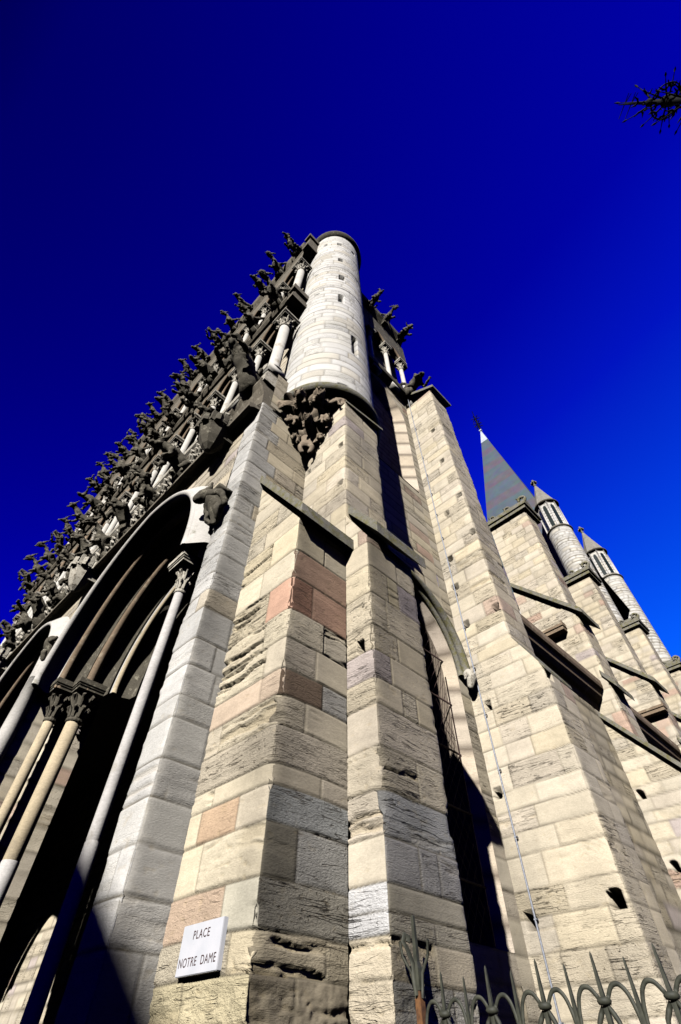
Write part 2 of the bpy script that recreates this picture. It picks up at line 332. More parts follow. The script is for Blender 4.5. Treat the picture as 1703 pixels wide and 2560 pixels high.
    for (f, k_, ln) in crust:
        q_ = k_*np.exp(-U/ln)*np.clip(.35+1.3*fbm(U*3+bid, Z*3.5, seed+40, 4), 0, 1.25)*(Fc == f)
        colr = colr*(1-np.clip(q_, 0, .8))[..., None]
    for (f, u, z, ww, hh, dep) in holes:
        mh = (Fc == f) & (np.abs(U-u) < ww/2) & (np.abs(Z-z) < hh/2); d = np.where(mh, -dep, d); colr[mh] = (.04, .03, .02)  # hole interiors coloured near black: their shade is put into the colour
    P = np.stack([cx[:, 0]+cn[:, 0]*d, cx[:, 1]+cn[:, 1]*d, Z], -1)
    mb.grid(P, np.concatenate([colr, np.clip(rcr, 0, 1.3)[..., None]], -1))
    return mb
def arc_pts(c, zs, a, rise, n=24):
    """two-centred arch polyline from right springing (c-a) over the apex to (c+a): list of (h, z)"""
    Rr = (a*a+rise*rise)/(2*a); th = math.atan2(rise, Rr-a) if Rr > a else math.pi-math.atan2(rise, a-Rr)
    left = [(c-a+Rr-Rr*math.cos(t), zs+Rr*math.sin(t)) for t in np.linspace(0, th, n)]
    return left+[(2*c-h, z) for h, z in left[-2::-1]]
def arc_z(c, zs, a, rise):
    Rr = (a*a+rise*rise)/(2*a)
    def f(h):
        x = abs(h-c)
        return zs+math.sqrt(max(0, Rr*Rr-(x+Rr-a)**2)) if x < a else zs
    return f
def skin(verts, edges, radii, sub=2, noise=.0, seed=0):
    """one continuous surface grown round a skeleton; returns (verts, faces)"""
    me = bpy.data.meshes.new('skel'); me.from_pydata([tuple(v) for v in verts], edges, [])
    o = bpy.data.objects.new('skel', me); COL.objects.link(o)
    mo = o.modifiers.new('s', 'SKIN'); mo.use_smooth_shade = True
    sv = me.skin_vertices[0].data
    for i, r in enumerate(radii): sv[i].radius = (r, r) if not isinstance(r, tuple) else r
    sv[0].use_root = True
    ms = o.modifiers.new('d', 'SUBSURF'); ms.levels = ms.render_levels = sub
    dg = bpy.context.evaluated_depsgraph_get(); dg.update()
    em = o.evaluated_get(dg).to_mesh()
    V = np.array([v.co[:] for v in em.vertices]); Fs = [tuple(p.vertices) for p in em.polygons]
    o.evaluated_get(dg).to_mesh_clear(); bpy.data.objects.remove(o); bpy.data.meshes.remove(me)
    if noise and len(V):
        V = V+noise*np.stack([fbm(V[:, (k+1) % 3]*9+V[:, k]*7+seed, V[:, (k+2) % 3]*9+3*k, seed+k, 3)-.5 for k in range(3)], -1)*2
    return V, Fs
class Skel:
    def __init__(s): s.v = []; s.e = []; s.r = []
    def chain(s, pts, rad, start=None):
        prev = start
        for p, r in zip(pts, rad):
            s.v.append(p); s.r.append(r); i = len(s.v)-1
            if prev is not None: s.e.append((prev, i))
            prev = i
        return prev
    def mesh(s, **k): return skin(s.v, s.e, s.r, **k)
def copy_part(o, parent, loc=None, rotz=None, scale=None):
    c = o.copy(); COL.objects.link(c); c.parent = parent
    if loc is not None: c.location = loc
    if rotz is not None: c.rotation_euler = (0, 0, rotz)
    if scale is not None: c.scale = (scale,)*3 if not isinstance(scale, tuple) else scale
    for ch in o.children:
        g = ch.copy(); COL.objects.link(g); g.parent = c
    return c
# ================================================================ ground
gb = MB(); gb.grid(np.array([[(x, y, 0) for x in np.linspace(-400, 600, 21)] for y in np.linspace(-500, 500, 21)]))
gb.build('ground', MT['paving'], kind='structure')
# ================================================================ the church
church = thing('gothic_church', 'tall pale limestone gothic church with gargoyled front, round corner turret and slate spire behind', 'church')
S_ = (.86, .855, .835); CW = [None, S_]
# darker, greyer colour multiplier for the south faces of the nearest masonry
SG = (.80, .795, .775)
zc = [0, .3, .62, .95, 1.25, 1.5, 1.75, 1.993, 2.175, 2.412, 2.705, 2.929, 3.071, 3.35, 3.597, 3.828, 4.127, 4.449, 4.852, 5.238, 5.65, 5.95, 6.3, 6.6, 6.95, 7.25, 7.5]
# --- angle buttress (west face with the plaque)
mb = MB()
sl = lambda x, y: 5.72+(y-2.793)*1.5
PK = (.43, .27, .20); OR = (.43, .31, .215)
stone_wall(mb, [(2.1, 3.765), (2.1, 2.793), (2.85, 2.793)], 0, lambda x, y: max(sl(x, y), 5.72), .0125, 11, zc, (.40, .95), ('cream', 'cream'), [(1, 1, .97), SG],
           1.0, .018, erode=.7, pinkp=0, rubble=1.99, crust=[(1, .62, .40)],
           joints={(0, 16): [.63], (1, 16): [.45], (1, 17): [.28], (0, 13): [.20], (1, 13): [.28], (0, 10): [.16, .63], (1, 10): [.29], (0, 8): [.62], (0, 9): [.27], (1, 9): [.28], (1, 8): [], (1, 10): [], (1, 12): []},
           over=[(0, .64, .98, 4.45, 4.852, PK), (1, 0, .75, 4.45, 4.852, (.29, .16, .11)), (1, .28, .8, 4.85, 5.2, (.38, .25, .18)), (1, 0, .28, 4.85, 5.2, (.30, .29, .28)), (1, .46, .8, 4.45, 4.86, (.40, .25, .18)),
                 (0, .2, .98, 3.597, 3.828, (.45, .355, .275)), (1, 0, .28, 3.597, 3.828, (.17, .12, .085)), (1, .28, .8, 3.597, 3.828, (.38, .36, .33)), (0, .16, .63, 2.705, 2.95, OR), (0, 0, .62, 2.175, 2.412, (.41, .31, .235)), (0, .63, 1, 2.175, 2.412, (.42, .39, .32)),
                 (1, 0, .28, 2.412, 2.705, (.20, .18, .14)), (1, .28, .8, 2.412, 2.705, (.36, .345, .315)), (1, 0, .9, 2.175, 2.412, (.38, .35, .29)), (1, 0, .9, 2.705, 2.93, (.36, .36, .345)), (1, 0, .9, 1, 1.99, (.34, .29, .21)), (0, 0, 1, 1, 1.99, (.46, .40, .27))])
P_ = mb.build('angle_buttress', MT['stone'], church)
def slab(name, parent, pts_low, pts_high, th, mat='lichen', nu=24, seed=0, amp=.012):
    """sloped drip slab: lower edge from pts_low[0] to [1], upper edge pts_high[0] to [1], thickness th downwards"""
    a, b = np.array(pts_low[0], float), np.array(pts_low[1], float); c, d_ = np.array(pts_high[0], float), np.array(pts_high[1], float)
    u = np.linspace(0, 1, nu); v = np.linspace(0, 1, nu)
    def sheet(f):
        return np.array([[f(x, y) for x in u] for y in v])
    top = sheet(lambda x, y: (a*(1-x)+b*x)*(1-y)+(c*(1-x)+d_*x)*y)
    nz_ = (fbm(top[..., 0]*9+top[..., 1]*4, top[..., 2]*9+top[..., 1]*5, seed, 3)-.5)*2*amp
    top[..., 2] += nz_; top[..., 0] += nz_*.7; top[..., 1] += nz_*.7
    bot = top.copy(); bot[..., 2] -= th
    m = MB(); m.grid(top); m.grid(bot[::-1]); m.grid(np.stack([bot[0], top[0]])); m.grid(np.stack([top[-1], bot[-1]])); m.grid(np.stack([top[:, 0], bot[:, 0]])); m.grid(np.stack([bot[:, -1], top[:, -1]]))
    return m.build(name, MT[mat], parent, smooth=False)
slab('weathering', P_, [(2.02, 2.66, 5.82), (2.86, 2.66, 5.82)], [(2.02, 3.755, 7.46), (2.86, 3.755, 7.46)], .17, seed=3)
# --- south buttress at the corner
zq = [0, .3, .62, .95, 1.25, 1.5, 1.75, 1.999, 2.189, 2.303, 2.447, 2.706, 3.001, 3.313, 3.661, 3.908, 4.2, 4.483, 4.889, 5.28, 5.65, 5.9, 6.2, 6.6]
mb = MB()
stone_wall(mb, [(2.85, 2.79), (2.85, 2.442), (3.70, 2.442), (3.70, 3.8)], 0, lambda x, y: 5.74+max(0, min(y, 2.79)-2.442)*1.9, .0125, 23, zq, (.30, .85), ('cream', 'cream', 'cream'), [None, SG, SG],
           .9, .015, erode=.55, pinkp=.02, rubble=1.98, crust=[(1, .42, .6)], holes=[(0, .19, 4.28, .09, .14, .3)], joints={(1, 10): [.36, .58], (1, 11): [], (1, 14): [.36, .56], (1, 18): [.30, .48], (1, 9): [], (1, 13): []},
           over=[(1, 0, .9, 2.447, 2.706, (.34, .325, .31)), (0, 0, .4, 2.19, 2.447, (.54, .53, .52)), (1, 0, .9, 2.19, 2.447, (.42, .38, .30)), (1, .3, .5, 4.9, 5.28, (.44, .38, .26)), (1, .5, .9, 4.9, 5.28, (.36, .31, .30)), (1, 0, .9, 1.2, 1.98, (.36, .34, .30)), (1, 0, .9, 2.7, 3.0, (.38, .375, .365))])
Q_ = mb.build('side_buttress', MT['stone'], church)
slab('weathering', Q_, [(2.89, 2.31, 5.92), (3.80, 2.31, 5.92)], [(2.89, 2.785, 6.66), (3.80, 2.785, 6.66)], .18, seed=5)
# --- portal end pier, its upper wall and the corner tower pier
mb = MB()
zg = [0, .35, .7, 1.05, 1.4, 1.75, 2.141, 2.401, 2.691, 2.985, 3.275, 3.617, 3.816, 4.127, 4.412, 4.791, 5.05, 5.3, 5.6, 5.95, 6.2, 6.45, 6.75, 7.05, 7.3, 7.6, 7.9, 8.2, 8.5, 8.8, 9.1, 9.4, 9.7, 10]
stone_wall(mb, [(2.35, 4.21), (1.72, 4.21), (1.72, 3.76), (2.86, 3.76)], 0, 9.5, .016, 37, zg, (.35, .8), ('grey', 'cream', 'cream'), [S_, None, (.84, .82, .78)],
           .8, .010, erode=.3, pinkp=.03, crust=[(2, .3, .3)], lowpal=('grey', 4.9, (1, 2)), over=[(2, .38, .8, 7.9, 8.2, (.55, .48, .36))])
mb.build('portal_end_pier', MT['stone'], church)
mb = MB()
stone_wall(mb, [(2.85, 3.83), (2.85, 2.793), (3.735, 2.793), (3.735, 3.82)], 5.0, 9.72, .02, 41, None, (.4, .95), 'cream', [None, SG, SG], .8, .010, erode=.35, pinkp=.03, jdark=.6,
           holes=[(0, .91, 8.31, .10, .12, .3), (0, .15, 8.31, .08, .12, .3), (0, .90, 7.25, .12, .13, .3)])
C_ = mb.build('corner_tower_pier', MT['stone'], church)
slab('weathering', C_, [(2.86, 2.765, 9.76), (3.78, 2.68, 9.74)], [(3.0, 3.5, 10.9), (3.78, 3.5, 10.9)], .06, seed=8, amp=.008)
# --- stair turret
TX, TY, TR = 3.19, 3.72, 1.06
ring = [(TX+TR*math.cos(a), TY+TR*math.sin(a)) for a in np.linspace(0, 2*math.pi, 97)]     # counter-clockwise: outside on the right
Ct = 2*math.pi*TR
def tu(x, y): return (math.atan2(y-TY, x-TX) % (2*math.pi))*TR
mb = MB()
ctur = courses(9.9, 26.2, 77, .27, .36)
th_ = lambda deg: (R(deg) % (2*math.pi))*TR
holes = [(0, th_(263), 12.8, .13, 1.15, .22), (0, th_(243), 16.1, .15, .75, .2), (0, th_(244), 18.5, .17, .62, .2), (0, th_(242), 21.1, .15, .5, .2), (0, th_(238), 24.0, .15, .42, .2), (0, th_(205), 24.0, .13, .4, .2), (0, th_(275), 24.0, .13, .4, .2), (0, th_(246), 10.25, .2, .1, .2), (0, th_(195), 19.2, .12, .1, .2), (0, th_(203), 16.6, .12, .1, .2)]
stone_wall(mb, ring, 10.05, 25.75, .036, 53, ctur, (.42, .85), 'white', [(1, 1, 1)], .45, 0, smooth=True, holes=holes, pinkp=.0, erode=.25, jd=.010, closed=True, jdark=.75)
tur = mb.build('stair_turret', MT['tower'], church)
rm = MB(); rm.lathe([(.6, 9.96), (1.04, 9.90), (1.12, 9.95), (1.15, 10.04), (1.12, 10.10), (1.03, 10.13)], (TX, TY), 96); rm.build('ring_moulding', MT['lichen'], tur)
for z in (14.9, 17.2, 19.9, 22.4):
    k = MB(); k.lathe([(1.05, z-.04), (1.068, z-.02), (1.072, z), (1.066, z+.02), (1.05, z+.04)], (TX, TY), 96, cap=False); k.build('string_moulding', MT['shaft'], tur)
cp = MB(); cp.lathe([(.9, 25.68), (1.1, 25.72), (1.17, 25.85), (1.22, 25.9), (1.22, 26.05), (1.1, 26.2), (.2, 26.9), (.02, 27)], (TX, TY), 96); cp.build('coping', MT['crust'], tur)
for (f, u, z, ww, hh, dp) in holes[:7]:
    a = u/TR; c, s = math.cos(a), math.sin(a); g = MB(); r_ = TR-.13
    t = (-s, c); p = [(TX+r_*c+t[0]*q*ww*.6, TY+r_*s+t[1]*q*ww*.6) for q in (-1, 1)]
    g.poly([(p[0][0], p[0][1], z-hh/2), (p[1][0], p[1][1], z-hh/2), (p[1][0], p[1][1], z+hh/2), (p[0][0], p[0][1], z+hh/2)], [(0, 1, 2, 3)])
    g.build('slit_window', MT['glass'], tur, smooth=False)
# --- carved corbel under the turret, in the re-entrant angle
mb = MB(); pr = []
for i in range(26):
    t_ = i/25; z = 8.60+1.36*t_; r_ = .02+.74*t_**.85
    pr.append([(2.87+r_*(1+.10*math.sin(a*11+z*9)+.08*math.sin(a*5-z*23))*math.cos(a), 3.78+r_*(1+.10*math.sin(a*11+z*9)+.08*math.sin(a*5-z*23))*math.sin(a), z) for a in np.linspace(R(160), R(290), 70)])
mb.grid(np.array(pr)); corb = mb.build('carved_corbel', MT['brown'], church)
def beast(kind=0, seed=0):
    """crouching beast looking along +X, about 1 long; (verts, faces)"""
    s = Skel()
    a = s.chain([(-.30, 0, .08), (-.1, 0, .2), (.13, 0, .2), (.27, 0, .20), (.38, 0, .12), (.48, 0, .0)], [.19, .24, .21, .16, .14, .07])
    for sg in (-1, 1):
        s.chain([(.22, sg*.14, .08), (.32, sg*.17, -.12), (.42, sg*.16, -.24)], [.07, .05, .05], 2)
        s.chain([(-.28, sg*.17, .02), (-.12, sg*.20, -.12), (-.22, sg*.18, -.25)], [.10, .06, .05], 0)
        s.chain([(.42, sg*.09, .30), (.38, sg*.12, .38)], [.035, .015], 4)
    if kind == 1:
        for sg in (-1, 1): s.chain([(-.1, sg*.2, .3), (-.3, sg*.45, .35), (-.25, sg*.75, .1)], [.06, (.03, .16), (.02, .12)], 1)
    V, F = s.mesh(sub=2, noise=.05, seed=seed)
    return V+.02*np.stack([fbm(V[:, (k+1) % 3]*25+V[:, k]*11+seed, V[:, (k+2) % 3]*25+3*k, seed+k+5, 2)-.5 for k in range(3)], -1)*2, F
def put(mb, VF, loc, rz, sc_=1., tilt=0):
    V, F = VF; c, s = math.cos(rz), math.sin(rz); ct, st = math.cos(tilt), math.sin(tilt)
    V = V*sc_; V = np.stack([V[:, 0]*ct+V[:, 2]*st, V[:, 1], -V[:, 0]*st+V[:, 2]*ct], -1)
    V = np.stack([V[:, 0]*c-V[:, 1]*s, V[:, 0]*s+V[:, 1]*c, V[:, 2]], -1)+np.array(loc)
    return mb.poly(V, F)
bz = [beast(0, 3), beast(0, 8), beast(1, 5)]
for (aa, r_, z, k, q, tl, yaw) in ((190, .66, 9.70, .52, 0, .3, -75), (214, .70, 9.74, .50, 1, .7, -10), (238, .72, 9.74, .50, 0, .7, 20), (262, .76, 9.72, .50, 1, .3, 80), (200, .47, 9.34, .44, 1, .5, -55), (226, .48, 9.30, .42, 0, .9, 0), (252, .50, 9.34, .44, 0, .5, 55), (194, .30, 9.02, .34, 0, .6, -40), (258, .32, 9.02, .34, 1, .6, 40)):
    a = R(aa); m = MB(); put(m, bz[q], (2.86+r_*math.cos(a), 3.77+r_*math.sin(a), z), R(225+yaw), k, tl); m.build('carved_beast', MT['brown'], corb)
# winged crouching figure at the corbel's foot
s = Skel(); e_ = s.chain([(0, 0, 0), (.02, 0, .14), (.05, 0, .26), (.06, 0, .34), (.09, 0, .42), (.11, 0, .50)], [.10, .11, .12, .06, .085, .05])
for sg in (-1, 1):
    s.chain([(.06, sg*.14, .27), (.12, sg*.2, .12), (.1, sg*.16, -.02)], [.05, .04, .04], 2)
    s.chain([(.06, sg*.11, -.02), (.1, sg*.13, -.2), (.06, sg*.06, -.34)], [.07, .05, .05], 0)
    s.chain([(-.04, sg*.2, .38), (-.02, sg*.4, .42), (0, sg*.46, .2)], [(.03, .10), (.03, .13), (.02, .06)], 2)
m = MB(); put(m, s.mesh(sub=2, noise=.02, seed=9), (2.70, 3.62, 8.88), R(228), .85); m.build('winged_figure', MT['brown'], corb)

# ================================================================ west front
WX = 1.72
ends = 22.6
PIERS = [(6.83, 5.3), (12.07, 5.3), (17.31, 5.3)]; HA = 2.62; ZS, RISE = 6.08, 2.88
fw = [arc_z(c, ZS, HA, RISE) for c, _ in PIERS]
def zarch(x, y):
    z = None
    for (c, _), f in zip(PIERS, fw):
        if abs(y-c) < HA: return f(y)
    return 0
mb = MB()
cw = courses(-.1, 10, 90, .26, .38)
for c, _ in PIERS: stone_wall(mb, [(WX+.012, c+HA), (WX+.012, c-HA)], zarch, 9.3, .05, int(c*10), cw, (.5, 1.1), 'cream', None, .7, 0, erode=.4)
for y0, y1 in ((19.93, ends),): stone_wall(mb, [(WX+.012, y1), (WX+.012, y0)], 0, 9.3, .05, int(y0*10), cw, (.5, 1.1), 'cream', None, .7, 0, erode=.4)
fa = mb.build('facade_wall', MT['stone'], church)
def arch_curve(c, dx, off, n=26):
    """polyline of an arch concentric with the portal arch, offset outwards by off, in the plane x = WX+dx"""
    a = HA+off; rise = RISE+off*1.0
    return np.array([(WX+dx, h, z) for h, z in arc_pts(c, ZS, a, rise, n)])
for i, (c, _) in enumerate(PIERS):
    ar = MB()
    prof = [(.03, .02), (-.0, -.03), (-.02, -.05), (-.19, -.19), (-.24, -.215), (-.285, -.20), (-.30, -.16), (-.27, -.12), (-.12, .06), (-.14, .12), (-.34, .14)]      # (offset, depth)
    ar.sweep([arch_curve(c, dx, o) for o, dx in prof])
    A_ = ar.build('portal_arch', MT['arch'], church)
    h = MB(); h.tube(arch_curve(c, -.17, -.25), .06, 10); h.build('hood_mould', MT['arch'], A_)
    for (o, dx, r_, mt) in ((-.40, .17, .065, 'mould'), (-.68, .56, .075, 'mould'), (-.98, .95, .045, 'warm')):
        h = MB(); h.tube(arch_curve(c, dx, o), r_, 10); h.build('roll_moulding', MT[mt], A_)
        h = MB(); o2 = o+(.1 if r_ > .06 else .08)
        h.sweep([arch_curve(c, dx-.02, o2), arch_curve(c, dx-.05, o2-.02), arch_curve(c, dx-.05, o2-.06), arch_curve(c, dx+.02, o2-.08)]); h.build('fillet_moulding', MT['arch'], A_)
        h = MB(); h.sweep([arch_curve(c, dx+.02, o2), arch_curve(c, dx+.30, o-.02), arch_curve(c, dx+.32, o-.2)]); h.build('arch_soffit', MT['crust'], A_)  # near-black stone colour stands in for the shade under the arch orders
# porch behind: vault, back wall, side
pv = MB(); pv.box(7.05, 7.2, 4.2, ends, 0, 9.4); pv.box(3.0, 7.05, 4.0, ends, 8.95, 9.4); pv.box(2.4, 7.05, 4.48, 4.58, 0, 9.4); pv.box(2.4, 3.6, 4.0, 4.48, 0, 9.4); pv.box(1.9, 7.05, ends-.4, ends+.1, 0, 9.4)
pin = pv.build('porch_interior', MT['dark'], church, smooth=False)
pb = MB(); stone_wall(pb, [(7.0, ends), (7.0, 4.2)], 0, 8.9, .07, 333, None, (.4, .9), 'cream', None, .6, 0, pinkp=.1); pbw = pb.build('porch_back_wall', MT['stone'], church)
for k in range(16):
    y = 5.2+k*.62; m = MB(); m.tube([(6.94, y, 0), (6.94, y, 4.2)], .07, 8); m.lathe([(.07, 4.2), (.10, 4.25), (.16, 4.5), (.16, 4.6)], (6.94, y), 8); m.build('door_jamb_shaft', MT['warm'], pbw)
def capital(mb, c, z0, z1, r, sq, seed=0):
    """leafy crocket capital: bell, leaves, square abacus"""
    h = z1-z0; x, y = c
    mb.lathe([(r*1.18, z0-.03*h), (r*1.25, z0), (r*1.18, z0+.05*h), (r*.98, z0+.07*h), (r*1.05, z0+.35*h), (r*1.5, z0+.62*h), (sq*.8, z0+.74*h)], c, 14)
    for lv, (zz, rr, k) in enumerate(((.30, 1.3, 8), (.60, 1.65, 8))):
        for j in range(k):
            a = (j+.5*lv)*2*math.pi/k; cc, ss = math.cos(a), math.sin(a); R1 = r*rr
            mb.tube([(x+r*1.0*cc, y+r*1.0*ss, z0+(zz-.22)*h), (x+R1*.9*cc, y+R1*.9*ss, z0+(zz-.05)*h), (x+R1*1.15*cc, y+R1*1.15*ss, z0+(zz+.06)*h), (x+R1*1.28*cc, y+R1*1.28*ss, z0+(zz+.0)*h), (x+R1*1.15*cc, y+R1*1.15*ss, z0+(zz-.06)*h)], [r*.22, r*.26, r*.24, r*.2, r*.1], 6)
    for (q0, q1, k) in ((.74, .82, .86), (.82, .87, .93), (.87, 1.0, 1.0)):
        mb.box(x-sq*k, x+sq*k, y-sq*k, y+sq*k, z0+q0*h, z0+q1*h)
def shaft(name, parent, c, z0, z1, r, mat, capz=None, sq=None, capmat='carved', joints=3, low=None):
    s = MB(); rng = random.Random(int(c[1]*100)); s.lathe([(r*1.45, z0), (r*1.45, z0+.06), (r*1.3, z0+.11), (r*1.12, z0+.13), (r*1.2, z0+.18), (r, z0+.22)]+[q for k in range(1, joints+1) for zz in [z0+.22+(z1-z0-.22)*(k+rng.uniform(-.25, .0)*(k < joints))/joints] for q in ((r, zz-.012), (r*.93, zz-.004), (r*.93, zz+.004), (r*.99, zz+.012))], c, 18)
    o = s.build(name, MT[mat], parent)
    if low:
        m = MB(); m.lathe([q for za, zb in ((.25, 1.9), (1.91, 2.7), (2.71, low)) for q in ((r*1.0, za), (r*1.035, za+.012), (r*1.035, zb-.012), (r*1.0, zb))], c, 18, cap=False); m.build('lower_drum', MT['shaft'], o)
    if capz:
        m = MB(); capital(m, c, z1, capz, r, sq); m.build('capital', MT[capmat], o, smooth=False)
    return o
shaft('jamb_shaft', church, (1.775, 4.68), 0, 5.55, .058, 'shaft', 6.06, .20, 'carved', 2)
for i, yy in enumerate((9.45, 14.69, 19.93)):
    # stepped pier between two portals
    mb = MB()
    stone_wall(mb, [(6.3, yy-.02), (2.75, yy-.20), (2.5, yy-.20), (2.5, yy-.08), (2.2, yy-.08), (2.2, yy-.0), (1.70, yy-.0), (1.70, yy+.1), (2.3, yy+.5), (6.3, yy+.5)][0 if False else 1:9], 0, 6.3, .04, 60+i, None, (.4, .9), 'cream', None, .6, .006, pinkp=.1)
    pp = mb.build('portal_pier', MT['stone'], church)
    s = MB(); s.tube([(1.58, yy, z) for z in np.linspace(0, 6.3, 8)], .125, 16); es = s.build('engaged_shaft', MT['arch'], pp)
    shaft('jamb_shaft', church, (2.05, yy-.25), 0, 5.6, .085, 'warm', 6.25, .24, 'crust', low=3.3)
    shaft('jamb_shaft', church, (2.36, yy-.52), 0, 5.6, .115, 'warm', 6.25, .27, 'crust', low=3.6)
    s = Skel(); s.chain([(0, 0, 0), (-.1, 0, .2), (-.16, 0, .38), (-.22, 0, .52)], [.13, .15, .10, .11]); s.chain([(-.2, -.16, .3), (-.12, -.36, .34)], [.05, .045], 2); s.chain([(-.2, .16, .3), (-.1, .3, .3)], [.05, .045], 2); s.chain([(-.22, -.1, .05), (-.12, -.12, -.2)], [.07, .05], 0)
    m = MB(); put(m, s.mesh(sub=2, noise=.02, seed=i), (1.6, yy-.02, 6.75), 0, .8); m.build('corbel_figure', MT['crust'], church)
# beast corbel over the hood of the first arch
s = Skel(); s.chain([(0, 0, -.42), (-.03, 0, -.22), (-.08, .02, -.02), (-.13, .05, .14), (-.20, .13, .22), (-.26, .22, .17), (-.29, .30, .10)], [.035, .09, .135, .14, .10, .10, .05])
for q in (-1, 1): s.chain([(-.12, q*.14, .12), (-.08, q*.2, -.06), (0, q*.17, -.16)], [.06, .045, .04], 3); s.chain([(-.24, .1+q*.07, .33), (-.22, .09+q*.09, .42)], [.03, .012], 4); s.chain([(-.08, q*.12, -.14), (-.1, q*.14, -.28), (-.02, q*.08, -.38)], [.06, .04, .03], 2)
m = MB(); put(m, s.mesh(sub=2, noise=.035, seed=21), (1.66, 4.02, 6.62), 0, .92); m.box(1.50, 1.74, 3.90, 4.12, 6.84, 6.91)
m.build('corbel_beast', MT['crust'], church)
# strings, friezes, galleries
def band(name, parent, prof, y0, y1, mat, n=120, amp=0, seed=0):
    """moulding of profile [(x, z)] running along y on the west front"""
    ys = np.linspace(y0, y1, n); m = MB(); P = np.array([[(x, y, z) for y in ys] for x, z in prof])
    if amp:
        q = (fbm(P[..., 1]*7, P[..., 2]*7, seed, 3)-.5)*2*amp; P[..., 0] += q; P[..., 2] += q*.6
    m.grid(P[:, ::-1])
    for y in (y0, y1): m.poly([(x, y, z) for x, z in prof]+[(2.25, y, prof[-1][1]), (2.25, y, prof[0][1])], [tuple(range(len(prof)+2))])
    return m.build(name, MT[mat], parent, smooth=False)
Y0 = 3.80
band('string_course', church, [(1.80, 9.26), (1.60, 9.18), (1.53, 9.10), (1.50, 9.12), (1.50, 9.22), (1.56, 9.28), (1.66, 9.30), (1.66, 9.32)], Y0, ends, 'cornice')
fz = band('foliage_frieze', church, [(1.66, 9.30), (1.72, 9.5), (1.70, 9.9), (1.62, 10.15), (1.55, 10.25), (1.55, 10.36), (1.7, 10.5), (1.72, 11.1)], Y0, ends, 'cornice', 400, .03, 4)
m = MB(); rng = random.Random(5)
for k in range(70):
    y = Y0+.9+k*.26
    if y > ends-.2: break
    z = 9.42
    for j in range(3):
        s_ = rng.uniform(-.08, .08)
        m.tube([(1.66, y+s_, z+.02+j*.2), (1.56, y+s_+.05, z+.14+j*.2), (1.50, y-.02+s_, z+.22+j*.2), (1.54, y-.07+s_, z+.16+j*.2)], [.03, .05, .045, .02], 6)
m.build('carved_leaf_row', MT['carved'], fz, smooth=False)
GSP = 1.05; CY = [3.95+GSP*i for i in range(18)]
band('gallery_sill', church, [(1.72, 10.9), (1.6, 11.0), (1.58, 11.1), (1.62, 11.18), (2.4, 11.2)], Y0, ends, 'carved')
band('string_course', church, [(2.1, 15.95), (1.72, 15.9), (1.62, 15.86), (1.55, 15.95), (1.55, 16.1), (1.64, 16.16), (1.66, 16.5), (1.58, 16.62), (1.55, 16.75), (1.62, 16.9), (2.4, 16.95)], Y0+.05, ends, 'cornice', 300, .006)
band('crowning_cornice', church, [(2.1, 23.3), (1.74, 23.3), (1.66, 23.45), (1.66, 23.6), (1.74, 23.7), (1.72, 24.2), (1.6, 24.4), (1.56, 24.55), (1.56, 24.8), (1.66, 24.9), (1.68, 25.4), (2.6, 25.5)], Y0+.15, ends, 'cornice', 300, .006)
# wall behind the arcades
mb = MB(); stone_wall(mb, [(2.3, ends), (2.3, 3.6)], 11.0, 25.0, .07, 71, None, (.5, 1.1), 'cream', None, .5, 0)
mb.build('gallery_back_wall', MT['stone'], church)
def arcade(zcap, zspr_rise, ztop, name):
    mb = MB(); x0, x1 = 1.69, 1.96
    for i in range(len(CY)-1):
        c = (CY[i]+CY[i+1])/2; a = GSP/2-.07
        cur = arc_pts(c, zcap, a, zspr_rise, 8)
        ysx = [CY[i]]+[h for h, z in cur]+[CY[i+1]]; zs = [zcap]+[z for h, z in cur]+[zcap]
        P = np.array([[(x0, y, z) for y, z in zip(ysx, zs)], [(x0, y, ztop) for y in ysx]]); mb.grid(P[:, ::-1])
        mb.grid(np.array([[(x1, y, z) for y, z in zip(ysx, zs)], [(x0, y, z) for y, z in zip(ysx, zs)]])[:, ::-1])
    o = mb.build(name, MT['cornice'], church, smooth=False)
    for i in range(len(CY)-1):
        c = (CY[i]+CY[i+1])/2; a = GSP/2-.07; h = MB()
        h.tube([(x0+.01, y, z) for y, z in arc_pts(c, zcap, a-.0, zspr_rise, 8)], .05, 6, cap=False)
        h.tube([(x0+.16, y, z) for y, z in arc_pts(c, zcap, a-.08, zspr_rise-.06, 8)], .045, 6, cap=False)
        h.build('arch_roll', MT['mould'], o)
    return o
arcade(14.62, .72, 15.95, 'lower_arcade'); arcade(20.85, .72, 23.35, 'upper_arcade')
def gallery_col(z0, z1, capz, r):
    s = MB(); s.box(-.2, .2, -.2, .2, z0-.32, z0-.08); s.lathe([(r*1.7, z0-.08), (r*1.75, z0-.03), (r*1.35, z0), (r*1.4, z0+.05), (r, z0+.09), (r, z1)], (0, 0), 16)
    o = s.build('gallery_column', MT['gshaft'], church)
    m = MB(); capital(m, (0, 0), z1, capz, r, .22 if r < .12 else .27); m.build('capital', MT['carved'], o, smooth=False)
    return o
for (z0, z1, cz) in ((11.28, 14.05, 14.62), (17.1, 20.2, 20.85)):
    big = gallery_col(z0, z1, cz, .13); big.location = (1.82, CY[0], 0)
    col = gallery_col(z0, z1, cz, .08)
    for i in range(1, len(CY)):
        if i == 1: col.location = (1.82, CY[1], 0)
        else: copy_part(col, church, (1.82, CY[i], 0))
